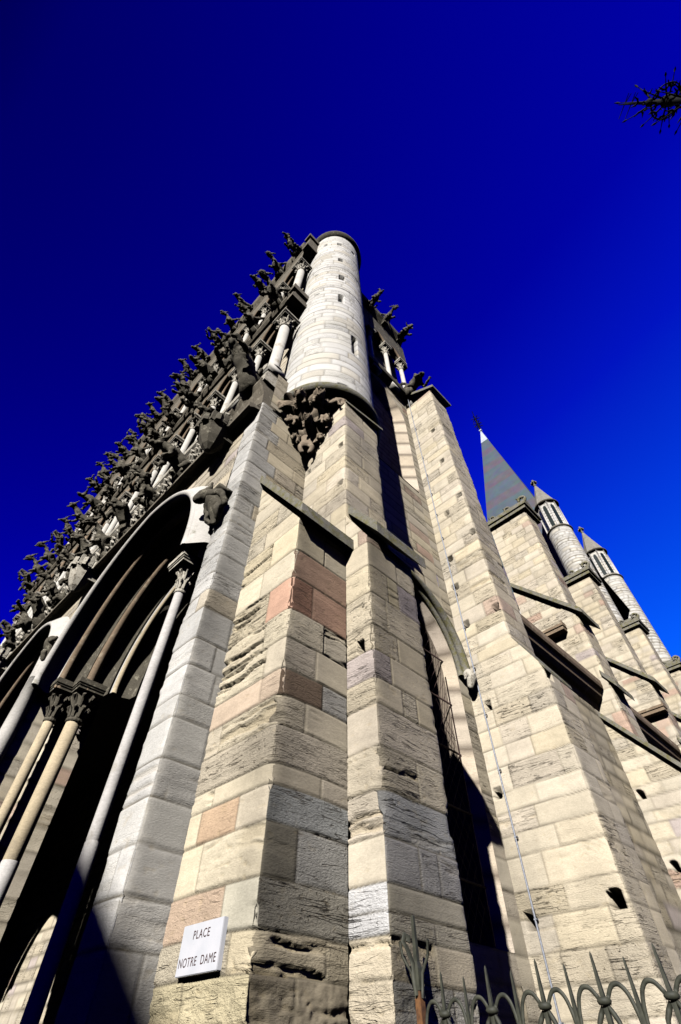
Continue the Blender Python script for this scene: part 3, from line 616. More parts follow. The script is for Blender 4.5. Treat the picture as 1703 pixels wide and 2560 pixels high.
# corner block between galleries and turret (wall strip south of the arcades)
mb = MB(); stone_wall(mb, [(1.86, 3.72), (2.9, 3.72)], 9.5, 10.9, .04, 72, None, (.4, .8), 'cream', [SG], .5, 0)
mb.build('gallery_end_wall', MT['stone'], church)
pl = MB(); pl.box(1.60, 2.5, 3.74, 4.2, 10.3, 10.62); pl.box(1.64, 2.5, 3.78, 4.2, 10.62, 10.8); pl.build('gallery_plinth', MT['carved'], church, smooth=False)
for (za, zb_) in ((15.86, 16.95), (23.3, 25.45)):
    b_ = MB(); b_.box(1.6, 2.6, 3.62, 3.96, za, za+.3); b_.box(1.68, 2.6, 3.68, 3.96, za+.3, zb_-.35); b_.box(1.58, 2.6, 3.60, 3.96, zb_-.35, zb_); b_.build('cornice_return', MT['cornice'], church, smooth=False)
tb = MB(); tb.box(2.31, 7.3, 4.15, ends, 9.5, 25.4); tb.build('tower_core', MT['dark'], church, smooth=False)

# ---------------------------------------------------------------- gargoyles
def gargoyle_mesh(kind, seed):
    """figure leaning out of the wall, wall at x=0, looking along -X"""
    s = Skel(); sg_ = (-1, 1)
    if kind == 0:      # hound with open jaws
        s.chain([(.1, 0, -.15), (-.12, 0, .0), (-.38, 0, .12), (-.6, 0, .26), (-.76, 0, .42), (-.9, 0, .46), (-1.06, 0, .40)], [.17, .19, .17, .15, .11, .13, .06])
        s.chain([(-1.0, 0, .29), (-1.09, 0, .25)], [.05, .035], 5)
        for q in sg_:
            s.chain([(-.5, q*.16, .05), (-.58, q*.18, -.15), (-.7, q*.15, -.22)], [.07, .05, .05], 3); s.chain([(-.12, q*.2, -.1), (-.3, q*.2, -.22), (-.42, q*.17, -.2)], [.11, .06, .05], 1)
            s.chain([(-.86, q*.1, .58), (-.8, q*.13, .68)], [.04, .015], 5)
    elif kind == 1:    # winged long-necked monster
        s.chain([(.1, 0, -.1), (-.15, 0, .05), (-.4, 0, .2), (-.55, 0, .42), (-.72, 0, .58), (-.9, 0, .58), (-1.08, 0, .46)], [.16, .2, .18, .12, .10, .12, .05])
        s.chain([(-.98, 0, .40), (-1.1, 0, .32)], [.05, .03], 5)
        for q in sg_:
            s.chain([(-.25, q*.2, .3), (-.1, q*.36, .52), (.05, q*.34, .3)], [.06, (.04, .15), (.03, .12)], 2); s.chain([(-.5, q*.14, .02), (-.62, q*.14, -.2)], [.07, .05], 2); s.chain([(-.84, q*.1, .7), (-.72, q*.14, .8)], [.04, .015], 5)
    elif kind == 2:    # leaning human figure, hands to the face
        s.chain([(.1, 0, -.25), (-.15, 0, -.05), (-.4, 0, .18), (-.58, 0, .36), (-.72, 0, .46), (-.86, 0, .52), (-.97, 0, .50)], [.2, .2, .17, .17, .08, .125, .07])
        for q in sg_:
            s.chain([(-.56, q*.22, .36), (-.66, q*.25, .12), (-.88, q*.12, .28), (-.98, q*.08, .36)], [.075, .06, .05, .045], 3); s.chain([(-.2, q*.16, -.12), (-.45, q*.18, -.08), (-.38, q*.16, -.38)], [.12, .09, .06], 1)
    elif kind == 3:    # bull-like beast
        s.chain([(.1, 0, -.05), (-.15, 0, .08), (-.4, 0, .16), (-.62, 0, .22), (-.78, 0, .24), (-.95, 0, .16), (-1.04, 0, .10)], [.19, .21, .2, .17, .14, .10, .08])
        for q in sg_:
            s.chain([(-.78, q*.13, .36), (-.84, q*.22, .46), (-.9, q*.2, .56)], [.045, .035, .012], 4); s.chain([(-.5, q*.17, .0), (-.6, q*.17, -.22), (-.7, q*.15, -.26)], [.08, .06, .05], 3); s.chain([(-.1, q*.2, -.1), (-.28, q*.2, -.25)], [.11, .06], 1)
    else:              # robed figure bending forward with outstretched arm
        s.chain([(.12, 0, -.45), (-.05, 0, -.25), (-.2, 0, .0), (-.42, 0, .22), (-.62, 0, .34), (-.74, 0, .38), (-.9, 0, .40)], [.26, .27, .24, .2, .19, .09, .13])
        for q in sg_: s.chain([(-.6, q*.24, .3), (-.62, q*.28, .02), (-.88, q*.2, .06), (-1.0, q*.15, .08)], [.08, .07, .055, .04], 4)
    rj = random.Random(seed)
    s.v = [tuple(c+rj.uniform(-.045, .045)*(1 if i else 0) for c in v) for i, v in enumerate(s.v)]
    s.r = [(r*.86*rj.uniform(.85, 1.1) if not isinstance(r, tuple) else r) for r in s.r]
    if seed % 2:
        n = len(s.v)
        for q in sg_: s.chain([(-.15, q*.15, .22), (.0, q*.26, .46), (.06, q*.24, .24)], [.05, (.03, .10), (.02, .07)], 1)
    V, F = s.mesh(sub=2, noise=.05, seed=seed)
    V = V+.022*np.stack([fbm(V[:, (k+1) % 3]*23+V[:, k]*11+seed, V[:, (k+2) % 3]*23+3*k, seed+k+5, 2)-.5 for k in range(3)], -1)*2
    return V, F
GM = []
GL = {}
for k in range(15):
    m = MB(); m.poly(*gargoyle_mesh(k % 5, 31+k*3+(k//5))); m.box(-.18, .22, -.13, .13, -.32, -.16)
    GM.append(m)
proto = {}
rng = random.Random(12)
def gargoyle(kind, x, y, z, sc_=1., rz=0., mat='crust', tilt=0):
    kind = kind+5*rng.randrange(3)
    if kind not in proto:
        proto[kind] = GM[kind].build('gargoyle', MT[mat], church); o = proto[kind]
    else:
        o = proto[kind].copy(); COL.objects.link(o); o.parent = church
    o.location = (x, y, z); o.rotation_euler = (0, tilt, rz); o.scale = (sc_,)*3
    return o
y3 = [4.32+1.11*i for i in range(17)]
for i, y in enumerate(y3):
    if y > ends: break
    gargoyle([0, 1, 3, 0, 1, 2, 3][i % 7], 1.66, y, 24.15, rng.uniform(.88, 1.02), rng.uniform(-.12, .12), tilt=rng.uniform(-.05, .15))
    gargoyle([2, 1, 0, 3, 1, 2, 0][(i*3+1) % 7], 1.60, y-.1, 16.35, rng.uniform(.92, 1.1), rng.uniform(-.12, .12), tilt=rng.uniform(-.05, .2))
def pedestal(y, x=1.42, z=9.2):
    m = MB(); m.lathe([(.05, z-.62), (.14, z-.52), (.22, z-.35), (.28, z-.12), (.31, z-.06)], (x, y), 8)
    for k in range(8):
        a = (k+.5)*math.pi/4; c, s = math.cos(a), math.sin(a)
        m.tube([(x+.29*c, y+.29*s, z-.08), (x+.29*c, y+.29*s, z+.13), (x+.29*c, y+.29*s, z+.20)], [.075, .075, .01], 6)
        a = k*math.pi/4; c, s = math.cos(a), math.sin(a); m.box(x+.28*c-.04, x+.28*c+.04, y+.28*s-.04, y+.28*s+.04, z-.06, z+.24)
    m.lathe([(.31, z-.06), (.33, z+.0), (.28, z+.06), (.28, z+.14), (.1, z+.15)], (x, y), 16)
    m.box(x, 1.8, y-.2, y+.2, z-.3, z+.1)
    return m
for i, y in enumerate((4.72, 9.9, 15.0)):
    pedestal(y).build('castle_pedestal', MT['crust' if i == 0 else 'carved'], church, smooth=False)
for i, (k, y, s_) in enumerate(((4, 4.20, 1.25), (2, 4.95, 1.05), (3, 6.15, 1.2), (2, 7.25, 1.2), (4, 8.4, 1.15), (1, 9.45, 1.15), (0, 10.1, 1.1), (2, 10.9, 1.15), (0, 11.9, 1.15), (4, 12.95, 1.2), (1, 13.9, 1.1), (2, 14.9, 1.15), (3, 16, 1.15))):
    gargoyle(k, 1.64, y, 10.7 if i == 0 else 9.62, s_*(.85 if i == 0 else .74), .25 if i == 0 else rng.uniform(-.15, .15), tilt=.1)
L_ = [o for o in church.children if o.name.startswith('gargoyle')]

# ================================================================ south flank of the tower
zf = courses(-.1, 18, 101, .24, .36)
def arch_wall_y(mb, y, x0, x1, z0, z1, c, a, zs, rise, res, seed, inner, depth, sill=None):
    """wall in plane y with an arched opening centred at c; splayed reveal to half-width `inner`, `depth` behind"""
    f = arc_z(c, zs, a, rise)
    stone_wall(mb, [(x0, y), (c-a, y)], z0, z1, res, seed, zf, (.4, .9), 'cream', [S_], .7, .006)
    stone_wall(mb, [(c+a, y), (x1, y)], z0, z1, res, seed+1, zf, (.4, .9), 'cream', [S_], .7, .006)
    stone_wall(mb, [(c-a, y), (c+a, y)], lambda x, yy: f(x), z1, res, seed+2, zf, (.4, .9), 'cream', [S_], .7, .0)
    if sill: stone_wall(mb, [(c-a, y), (c+a, y)], z0, sill, res, seed+3, zf, (.4, .9), 'cream', [S_], .7, .0)
    bot = sill or z0
    o_ = [(c-a, bot)]+[(c-a, z) for z in np.linspace(bot, zs, 30)[1:-1]]+arc_pts(c, zs, a, rise, 16)+[(c+a, z) for z in np.linspace(zs, bot, 30)[1:-1]]+[(c+a, bot)]
    i_ = [(c-inner, bot)]+[(c-inner, z) for z in np.linspace(bot, zs, 30)[1:-1]]+arc_pts(c, zs, inner, rise*inner/a, 16)+[(c+inner, z) for z in np.linspace(zs, bot, 30)[1:-1]]+[(c+inner, bot)]
    n = 5; rows = []
    for k in range(n):
        t = k/(n-1); rows.append([(p[0]*(1-t)+q[0]*t, y+depth*t, p[1]*(1-t)+q[1]*t) for p, q in zip(o_, i_)])
    P = np.array(rows); rg = random.Random(seed); cc = np.zeros(P.shape); cur = pick(rg, 'cream', 0); last = 0
    for j in range(P.shape[1]):
        if j-last > rg.choice((3, 4)): last = j; cur = (.16, .13, .10)
        elif j-last == 1 or j == 0: cur = pick(rg, 'cream', .0); cur = (cur[0], cur[1]*.97, cur[2]*.98)
        cc[:, j] = cur
    mb.grid(P[::-1], cc[::-1])
mb = MB()
AC = 5.14
arch_wall_y(mb, 3.80, 3.72, 6.9, 0, 11.35, AC, 1.47, 6.1, 1.5, .035, 201, 1.31, .17, 2.6)
arch_wall_y(mb, 3.802, 3.72, 6.9, 11.35, 16.9, AC, 1.50, 15.0, 1.5, .04, 221, 1.20, .30)
fl = mb.build('flank_wall', MT['stone'], church)
sl_ = MB(); P = np.array([[(x, y, z) for x in np.linspace(3.7, 6.62, 40)] for y, z in ((3.79, 11.36), (4.12, 11.75))]); sl_.grid(P); sl_.build('niche_sill', MT['lichen'], fl)
nb = MB(); stone_wall(nb, [(3.7, 4.10), (6.6, 4.10)], 11.3, 16.9, .06, 240, zf, (.4, .9), 'cream', [S_], .5, 0); nb.build('niche_back', MT['stone'], fl)
h = MB(); h.tube([(x, 3.68, z) for x, z in arc_pts(5.16, 6.15, 1.58, 1.55, 22)], .075, 10); h.tube([(x, 3.76, z) for x, z in arc_pts(5.16, 6.13, 1.50, 1.5, 22)], .05, 8); h.build('hood_mould', MT['lichen'], fl)
# head-shaped label stop
s = Skel(); s.chain([(0, 0, .12), (0, -.02, 0), (0, -.03, -.1), (0, .02, -.24)], [.07, .095, .085, .04]); s.chain([(0, -.12, -.03)], [.025], 1); s.chain([(-.08, 0, .0), (-.1, .02, -.1)], [.04, .02], 1); s.chain([(.08, 0, .0), (.1, .02, -.1)], [.04, .02], 1)
m = MB(); put(m, s.mesh(sub=2, noise=.012, seed=4), (6.74, 3.66, 6.12), 0, 1.); m.build('head_corbel', MT['carved'], fl)
wn = MB(); wn.box(3.6, 6.6, 4.42, 4.46, 2.4, 7.9); win = wn.build('flank_window', MT['glass'], church, smooth=False)
g = MB(); ip = [(AC-1.315, 2.6), (AC-1.315, 6.1)]+arc_pts(AC, 6.1, 1.315, 1.34, 16)[1:-1]+[(AC+1.315, 6.1), (AC+1.315, 2.6), (AC-1.315, 2.6)]
g.grid(np.array([[(q[0], y, q[1]) for q in ip] for y in (3.965, 4.44)])); g.build('window_reveal', MT['dark'], win, smooth=False)
g = MB()
for k in range(-20, 30):
    for d_ in (-1, 1):
        p = [(3.75+k*.15, 2.65), (3.75+k*.15+d_*4.9*.7, 7.55)]
        (xa, za), (xb, zb2) = p
        pts = [(xa+(xb-xa)*t_, za+(zb2-za)*t_) for t_ in np.linspace(0, 1, 40)]
        pts = [q for q in pts if 3.8 < q[0] < 6.44 and q[1] < arc_z(AC, 6.1, 1.31, 1.33)(q[0])-.02]
        if len(pts) > 2: g.tube([(pts[0][0], 3.955, pts[0][1]), (pts[-1][0], 3.955, pts[-1][1])], .0045, 4, cap=False)
for z in (3.2, 4.0, 4.8, 5.6, 6.4): g.tube([(3.8, 3.94, z), (6.47, 3.94, z)], .015, 6)
g.tube([(6.45, 3.945, z) for z in (2.65, 6.1)], .012, 6)
g.build('wire_grille', MT['wire'], win)
# string and upper gallery of the south side
def band_x(name, parent, prof, x0, x1, mat, n=80):
    xs = np.linspace(x0, x1, n); m = MB(); m.grid(np.array([[(x, y, z) for x in xs] for y, z in prof])); return m.build(name, MT[mat], parent, smooth=False)
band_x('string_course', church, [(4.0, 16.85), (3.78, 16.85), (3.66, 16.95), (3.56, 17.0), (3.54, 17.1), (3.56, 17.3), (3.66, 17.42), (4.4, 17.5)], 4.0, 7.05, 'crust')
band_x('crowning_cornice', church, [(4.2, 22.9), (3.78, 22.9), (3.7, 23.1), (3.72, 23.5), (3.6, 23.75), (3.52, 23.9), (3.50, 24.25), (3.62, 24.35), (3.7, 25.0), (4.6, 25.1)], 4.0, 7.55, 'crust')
SX = [5.25, 6.2, 7.15]
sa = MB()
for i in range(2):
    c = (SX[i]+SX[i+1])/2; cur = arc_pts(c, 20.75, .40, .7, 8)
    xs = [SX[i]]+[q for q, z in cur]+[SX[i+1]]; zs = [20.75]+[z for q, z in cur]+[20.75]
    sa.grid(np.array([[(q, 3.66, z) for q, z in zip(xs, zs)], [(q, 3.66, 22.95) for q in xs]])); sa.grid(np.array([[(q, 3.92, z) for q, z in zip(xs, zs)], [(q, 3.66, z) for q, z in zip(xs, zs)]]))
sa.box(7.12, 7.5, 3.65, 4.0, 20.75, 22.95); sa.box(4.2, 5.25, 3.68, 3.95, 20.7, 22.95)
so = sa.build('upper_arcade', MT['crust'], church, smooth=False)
for i in range(2):
    c = (SX[i]+SX[i+1])/2; h = MB(); h.tube([(q, 3.67, z) for q, z in arc_pts(c, 20.75, .40, .7, 8)], .05, 6, cap=False); h.build('arch_roll', MT['mould'], so)
for x in SX:
    c = copy_part(col, church, (x, 3.79, 0)); c.scale = (1, 1, 1)
ts = MB(); stone_wall(ts, [(4.2, 4.12), (7.3, 4.12), (7.3, 6)], 17.4, 25.0, .12, 88, None, (.5, 1), 'cream', [S_, S_], .4, 0); ts.build('gallery_back_wall', MT['stone'], church)
def garg_s(kind, x, z, sc_):
    o = gargoyle(kind, x, 3.62, z, sc_, R(90)); return o
for k, x in ((0, 5.25), (1, 6.25), (3, 7.3)): garg_s(k, x, 23.75, .85)
garg_s(4, 6.85, 17.35, .95)
# ---------------------------------------------------------------- flank buttresses
def curl(m, p, s, axis='y', sg=1):
    """leafy crocket curl"""
    x, y, z = p; pts = []
    for t_ in np.linspace(0, 1, 12):
        a = -1.2+t_*5.0; r_ = s*(1-.6*t_); pts.append((x, y+sg*r_*math.cos(a), z+s*.9+r_*math.sin(a)))
    m.tube(pts, np.linspace(s*.38, s*.3, 12), 7)
    for k in range(5):
        a = k*1.25; m.tube([(x, y+sg*s*.5*math.cos(a), z+s*.9+s*.5*math.sin(a)), (x+s*.5*((k % 2)*2-1), y+sg*s*.9*math.cos(a), z+s*.9+s*.9*math.sin(a))], [s*.28, s*.12], 5)
mb = MB()
stone_wall(mb, [(6.9, 3.82), (6.9, 2.42), (7.78, 2.42), (7.78, 3.8)], 0, lambda x, y: 5.83+max(0, min(y, 2.79)-2.42)*2.0, .02, 301, zf, (.4, .95), 'cream', [None, (.88, .88, .88), S_], 1, .014, erode=.55, pinkp=.03, jdark=.75,
           holes=[(0, 3.82-2.569, 2.954, .15, .17, .3), (0, 3.82-3.669, 2.904, .14, .17, .3), (0, .114, 4.329, .11, .13, .3), (0, .30, 5.6, .11, .15, .3), (1, .12, 5.72, .16, .14, .3)])
stone_wall(mb, [(6.9, 3.82), (6.9, 2.785), (7.78, 2.785), (7.78, 3.8)], 5.85, 16.42, .026, 307, zf, (.4, .95), 'cream', [None, (.88, .88, .88), S_], .9, .014, erode=.5, pinkp=.035, jdark=.65,
           holes=[(0, 3.82-y, z, .13, .15, .3) for y, z in ((2.90, 7.27), (3.55, 7.23), (2.87, 9.37), (3.55, 9.0), (3.35, 10.4), (2.92, 10.73), (3.10, 12.43), (3.09, 14.07), (3.6, 8.2))])
B2 = mb.build('flank_buttress', MT['stone'], church)
slab('weathering', B2, [(6.905, 2.415, 5.84), (7.775, 2.415, 5.84)], [(6.905, 2.782, 6.57), (7.775, 2.782, 6.57)], .05, seed=12, amp=.003)
slab('coping', B2, [(6.84, 2.62, 16.5), (7.86, 2.62, 16.5)], [(6.84, 3.7, 17.3), (7.86, 3.7, 17.3)], .14, seed=14)
def pier(x, i, zt=14.15):
    mb = MB(); W_ = .95; lo = i > 1; r_ = .035+.02*i
    ho = [(0, 3.25-3.07, 5.34, .12, .14, .3), (0, 3.25-3.04, 4.15, .13, .15, .3)] if i == 0 else [(0, .25, 6.3, .15, .15, .3), (0, .5, 8.0, .15, .15, .3)]
    cs = courses(-.1, 15, 400+i, .2, .3)
    # projecting foot, raking down to the south
    stone_wall(mb, [(x, 3.26), (x, 1.9), (x+W_, 1.9), (x+W_, 3.2)], 0, lambda xx, y: 5.2+max(0, y-1.9)*1.36, r_, 410+i, cs, (.3, .75), 'cream', [None, (.9, .9, .88), S_], .8, .012, erode=.4, pinkp=.06, holes=ho, jdark=.6)
    stone_wall(mb, [(x+.05, 4.1), (x+.05, 2.72), (x+W_-.05, 2.72), (x+W_-.05, 4.1)], 5.6, 10.0, r_, 420+i, cs, (.3, .7), 'cream', [None, (.9, .9, .88), S_], .7, .010, erode=.4, pinkp=.05, jdark=.55)
    stone_wall(mb, [(x+.08, 4.15), (x+.08, 2.8), (x+W_-.08, 2.8), (x+W_-.08, 4.15), (x+.08, 4.15)], 9.6, zt, r_, 430+i, cs, (.28, .6), 'cream', [None, (.9, .9, .88), S_, S_], .6, .008, erode=.3, pinkp=.05, jdark=.5)
    o = mb.build('flank_buttress', MT['stone'], church)
    slab('weathering', o, [(x-.10, 1.82, 5.22), (x+W_+.05, 1.82, 5.22)], [(x-.10, 3.24, 7.12), (x+W_+.05, 3.24, 7.12)], .13, seed=20+i)
    slab('weathering', o, [(x-.06, 2.55, 9.72), (x+W_+.06, 2.55, 9.72)], [(x-.06, 4.12, 11.6), (x+W_+.06, 4.12, 11.6)], .16, seed=30+i)
    slab('weathering', o, [(x+.0, 2.58, 7.62), (x+W_-.0, 2.58, 7.62)], [(x+.0, 2.80, 8.0), (x+W_-.0, 2.80, 8.0)], .15, seed=40+i)
    m = MB(); m.box(x-.04, x+W_+.04, 2.70, 4.2, zt, zt+.14); m.box(x-.09, x+W_+.09, 2.64, 4.25, zt+.14, zt+.3)
    m.poly([(x-.05, 2.68, zt+.3), (x+W_+.05, 2.68, zt+.3), (x+W_+.05, 4.2, zt+.3), (x-.05, 4.2, zt+.3), (x+W_/2, 2.68, zt+.75), (x+W_/2, 4.2, zt+.75)], [(0, 1, 4), (2, 3, 5), (0, 4, 5, 3), (1, 2, 5, 4)])
    c = m.build('gabled_coping', MT['lichen'], o, smooth=False)
    for k, (yy, ss) in enumerate(((2.76, .17), (3.35, .13), (3.95, .12))):
        m = MB(); curl(m, (x+.02, yy, zt+.3), ss, sg=-1); m.build('crocket', MT['lichen'], c)
    y0, z0 = (3.12, 9.28) if i == 0 else (2.68, 8.68)
    m = MB(); m.box(x-.17, x+.1, y0, y0+.70, z0, z0+.10); m.box(x-.20, x+.1, y0-.02, y0+.72, z0+.10, z0+.17); m.box(x-.20, x+.1, y0-.02, y0+.01, z0+.17, z0+.24); m.build('ledge_moulding', MT['mould'], o, smooth=False)
    return o
XB = [11.5, 16.2, 20.85, 25.6, 30.3]
for i, x in enumerate(XB): pier(x, i, 14.15+.1*i)
mb = MB()
for a_, b_ in [(7.7, 11.6)]+[(XB[i]+.9, XB[i+1]+.1) for i in range(4)]:
    stone_wall(mb, [(a_, 3.2), (b_, 3.2)], 0, 7.35, .08, int(a_*7), zf, (.4, .9), 'cream', [S_], .6, 0)
mb.build('aisle_wall', MT['stone'], church)
for a_, b_ in [(7.78, 11.5)]+[(XB[i]+.95, XB[i+1]) for i in range(4)]:
    band_x('aisle_cornice', church, [(3.3, 7.12), (3.19, 7.12), (3.16, 7.24), (3.08, 7.28), (3.0, 7.38), (2.96, 7.5), (2.9, 7.54), (2.88, 7.6), (2.88, 7.74), (3.0, 7.8), (4.2, 7.95)], a_, b_, 'mould', 30)
rf = MB(); rf.poly([(7.3, 3.0, 7.85), (40, 3.0, 7.85), (40, 7.2, 11.3), (7.3, 7.2, 11.3)], [(0, 1, 2, 3)]); rf.build('aisle_roof', MT['roof'], church, smooth=False)
nv = MB(); nv.box(7.3, 40, 7.2, 17, 0, 14.0); nv.build('nave_wall', MT['arch'], church, smooth=False)
# ---------------------------------------------------------------- transept turrets and spire
tw = MB(); tw.box(40.4, 51, 7.6, 17, 0, 33); tw.build('transept_wall', MT['arch'], church, smooth=False)
def far_turret(x, y):
    mb = MB(); rr = 1.22
    rg_ = [(x+rr*math.cos(a), y+rr*math.sin(a)) for a in np.linspace(0, 2*math.pi, 49)]
    stone_wall(mb, rg_, 26, 38.9, .12, int(x), courses(26, 39, 9, .3, .42), (.5, .9), 'white', None, .4, 0, smooth=True, pinkp=0, erode=.1, closed=True)
    oc = [(x+1.12*math.cos(a), y+1.12*math.sin(a)) for a in np.arange(9)*math.pi/4+math.pi/8]
    stone_wall(mb, oc, 39.1, 43.3, .1, int(x)+3, courses(39, 44, 8, .4, .5), (.5, .9), 'white', None, .3, 0, pinkp=0, erode=.1)
    o = mb.build('transept_turret', MT['tower'], church)
    for z in (39.0, 43.3):
        k = MB(); k.lathe([(1.1, z-.16), (1.32, z-.08), (1.36, z+.02), (1.3, z+.1), (1.1, z+.16)], (x, y), 32); k.build('ring_moulding', MT['crust'], o)
    for k in range(8):
        a = k*math.pi/4; c, s = math.cos(a), math.sin(a); t = (-s, c); m = MB(); d = 1.12*math.cos(math.pi/8)+.02
        V = [(x+d*c+t[0]*h_, y+d*s+t[1]*h_, z) for h_, z in [(-.19, 39.45), (.19, 39.45)]+[(-hh+.0, zz) for hh, zz in arc_pts(0, 42.3, .19, .45, 5)]]
        m.poly(V, [tuple(range(len(V)))]); m.build('lancet_window', MT['glass'], o, smooth=False)
        a = (k+.5)*math.pi/4; m = MB(); m.tube([(x+1.15*math.cos(a), y+1.15*math.sin(a), 39.2), (x+1.15*math.cos(a), y+1.15*math.sin(a), 43.2)], .07, 6); m.build('colonnette', MT['shaft'], o)
    k = MB(); a8 = np.arange(8)*math.pi/4+math.pi/8
    k.grid(np.array([[(x+r_*math.cos(a), y+r_*math.sin(a), z) for a in a8] for r_, z in ((1.28, 43.4), (.65, 45.5), (.10, 47.5))]), None, True); k.build('cone_roof', MT['weathered'], o, smooth=False)
    f = MB(); f.lathe([(.1, 47.4), (.2, 47.55), (.1, 47.7), (.09, 48.3), (.16, 48.5), (.02, 48.7)], (x, y), 8)
    for k in range(8):
        a = k*math.pi/4; c, s = math.cos(a), math.sin(a); f.tube([(x+.08*c, y+.08*s, 47.95), (x+.3*c, y+.3*s, 48.1), (x+.36*c, y+.36*s, 47.95)], [.08, .11, .06], 6)
    f.build('stone_finial', MT['lichen'], o)
    return o
far_turret(40, 7.38); far_turret(51, 6.95)
SXX, SYY = 46.7, 12.3
mb = MB(); a8 = np.arange(4)*math.pi/2+math.pi/4+R(2)
mb.grid(np.array([[(SXX+r_*math.cos(a), SYY+r_*math.sin(a), z) for a in a8] for r_, z in ((8.2, 34), (5.9, 44), (.82, 71.2))]), None, True)
spi = mb.build('slate_spire', MT['slate'], church, smooth=False)
mb = MB(); mb.grid(np.array([[(SXX+r_*math.cos(a), SYY+r_*math.sin(a), z) for a in a8] for r_, z in ((.88, 71.0), (.12, 75.0), (.3, 75.1), (.3, 75.4), (.1, 75.5))]), None, True); mb.build('lead_cap', MT['lead'], spi, smooth=False)
f = MB(); f.tube([(SXX, SYY, 75.2), (SXX, SYY, 82.5)], [.12, .05], 6)
for z in (77, 78, 79.8):
    for k in range(6):
        a = k*math.pi/3; f.tube([(SXX, SYY, z-.4), (SXX+.6*math.cos(a), SYY+.6*math.sin(a), z), (SXX+.75*math.cos(a), SYY+.75*math.sin(a), z-.3)], [.08, .08, .05], 5)
f.build('iron_finial', MT['black'], spi)

# ================================================================ plaque
pq = thing('street_sign', 'white marble street name plaque reading PLACE NOTRE DAME on the corner buttress', 'sign', (2.1, 3.262, 2.13))
bm = bmesh.new(); bmesh.ops.create_cube(bm, size=1); bmesh.ops.scale(bm, vec=(.034, .424, .233), verts=bm.verts); bmesh.ops.bevel(bm, geom=bm.edges[:], offset=.003, segments=2, affect='EDGES')
me = bpy.data.meshes.new('panel'); bm.to_mesh(me); bm.free(); me.materials.append(MT['marble']); o = bpy.data.objects.new('panel', me); COL.objects.link(o); o.parent = pq; o.location = (-.016, 0, 0)
def text(body, yc, zc_, hgt, width):
    cu = bpy.data.curves.new('lettering', 'FONT'); cu.body = body; cu.align_x = 'CENTER'; cu.align_y = 'CENTER'; cu.size = 1; cu.extrude = .01; cu.space_character = 1.12
    ob = bpy.data.objects.new('tmp', cu); COL.objects.link(ob)
    dg = bpy.context.evaluated_depsgraph_get(); dg.update(); me = bpy.data.meshes.new_from_object(ob.evaluated_get(dg)); bpy.data.objects.remove(ob)
    v = np.array([q.co[:] for q in me.vertices]); lo, hi = v.min(0), v.max(0)
    for q, c in zip(me.vertices, v):
        h_ = (c[0]-(lo[0]+hi[0])/2)/(hi[0]-lo[0])*width; z = (c[1]-(lo[1]+hi[1])/2)/(hi[1]-lo[1])*hgt
        q.co = (-.0335-(.0008 if c[2] > 0 else 0), yc-h_, zc_+z)
    me.materials.clear(); me.materials.append(MT['paint']); o = bpy.data.objects.new('lettering', me); COL.objects.link(o); o.parent = pq
    me.flip_normals()
text('PLACE', 3.262-3.262, 2.192-2.13, .041, .172); text('NOTRE  DAME', 3.265-3.262, 2.072-2.13, .041, .378)

# ================================================================ lightning cable
cbl = thing('lightning_cable', 'thin grey lightning conductor cable running straight down the second buttress', 'cable', (6.86, 3.6, 0))
m = MB(); zz = np.linspace(.3, 16.9, 60); m.tube([(6.868-6.86, 3.585+.004*math.sin(z*1.3)+(.05*(z-3)/14)-3.6, z) for z in zz], .013, 8); m.build('cable_run', MT['steel'], cbl)
cl = MB(); cl.tube([(0, -.02, 0), (.05, -.02, 0)], .008, 6); cl.tube([(.005, -.035, 0), (.005, .015, 0)], .012, 6); c0 = cl.build('clip', MT['steel'], cbl)
for i in range(18):
    z = 1.2+.85*i; p = (0, .585+.004*math.sin(z*1.3)+.05*(z-3)/14-.6, z)
    if i == 0: c0.location = p
    else: copy_part(c0, cbl, p)

# ================================================================ fence
FX = 2.95
fence = thing('iron_fence', 'olive green wrought iron fence of spear bars with curled scrolls below the corner', 'fence', (FX, 0, 0))
majors = [2.18-.292*i for i in range(16)]
def bar(y, ztop, half=.0105):
    m = MB(); zs = [0, ztop-.19, ztop-.012, ztop]; hw = [half, half*.95, half*.42, half*.12]
    P = np.array([[(sx*h_, sy*h_, z) for sx, sy in ((-1, -1), (1, -1), (1, 1), (-1, 1))] for z, h_ in zip(zs, hw)]); m.grid(P, None, True); m.f.append([(m.n-4, m.n-3, m.n-2, m.n-1)]); return m
sp = bar(0, 2.015).build('spear_bar', MT['iron'], fence, smooth=False)
k = MB(); k.lathe([(.010, -.014), (.026, -.011), (.032, 0), (.026, .011), (.010, .014)], (0, 0), 14); k.build('collar', MT['iron'], sp); sp.children[0].location = (0, 0, 1.852)
def scroll(sg):
    pts = [(0, sg*.022, 1.862), (0, sg*.05, 1.90), (0, sg*.085, 1.905), (0, sg*.115, 1.875), (0, sg*.133, 1.81), (0, sg*.142, 1.70), (0, sg*.146, 1.5)]
    P = np.array(pts); t_ = np.linspace(0, len(P)-1, 26); Q = np.stack([np.interp(t_, range(len(P)), P[:, k]) for k in range(3)], -1)
    for _ in range(3): Q[1:-1] = (Q[:-2]+2*Q[1:-1]+Q[2:])/4
    return Q
for sg in (-1, 1):
    m = MB(); m.tube(scroll(sg), .0058, 8, flat=1.6); m.build('scroll', MT['iron'], sp)
    m = MB(); m.tube([(0, sg*.012, 1.835), (-.006, sg*.03, 1.81), (-.012, sg*.045, 1.785), (-.012, sg*.05, 1.765), (-.012, sg*.064, 1.76)], [.009, .011, .010, .009, .006], 8); m.build('hook', MT['iron'], sp)
mi = bar(0, 1.985, .0095).build('spear_bar', MT['iron'], fence, smooth=False)
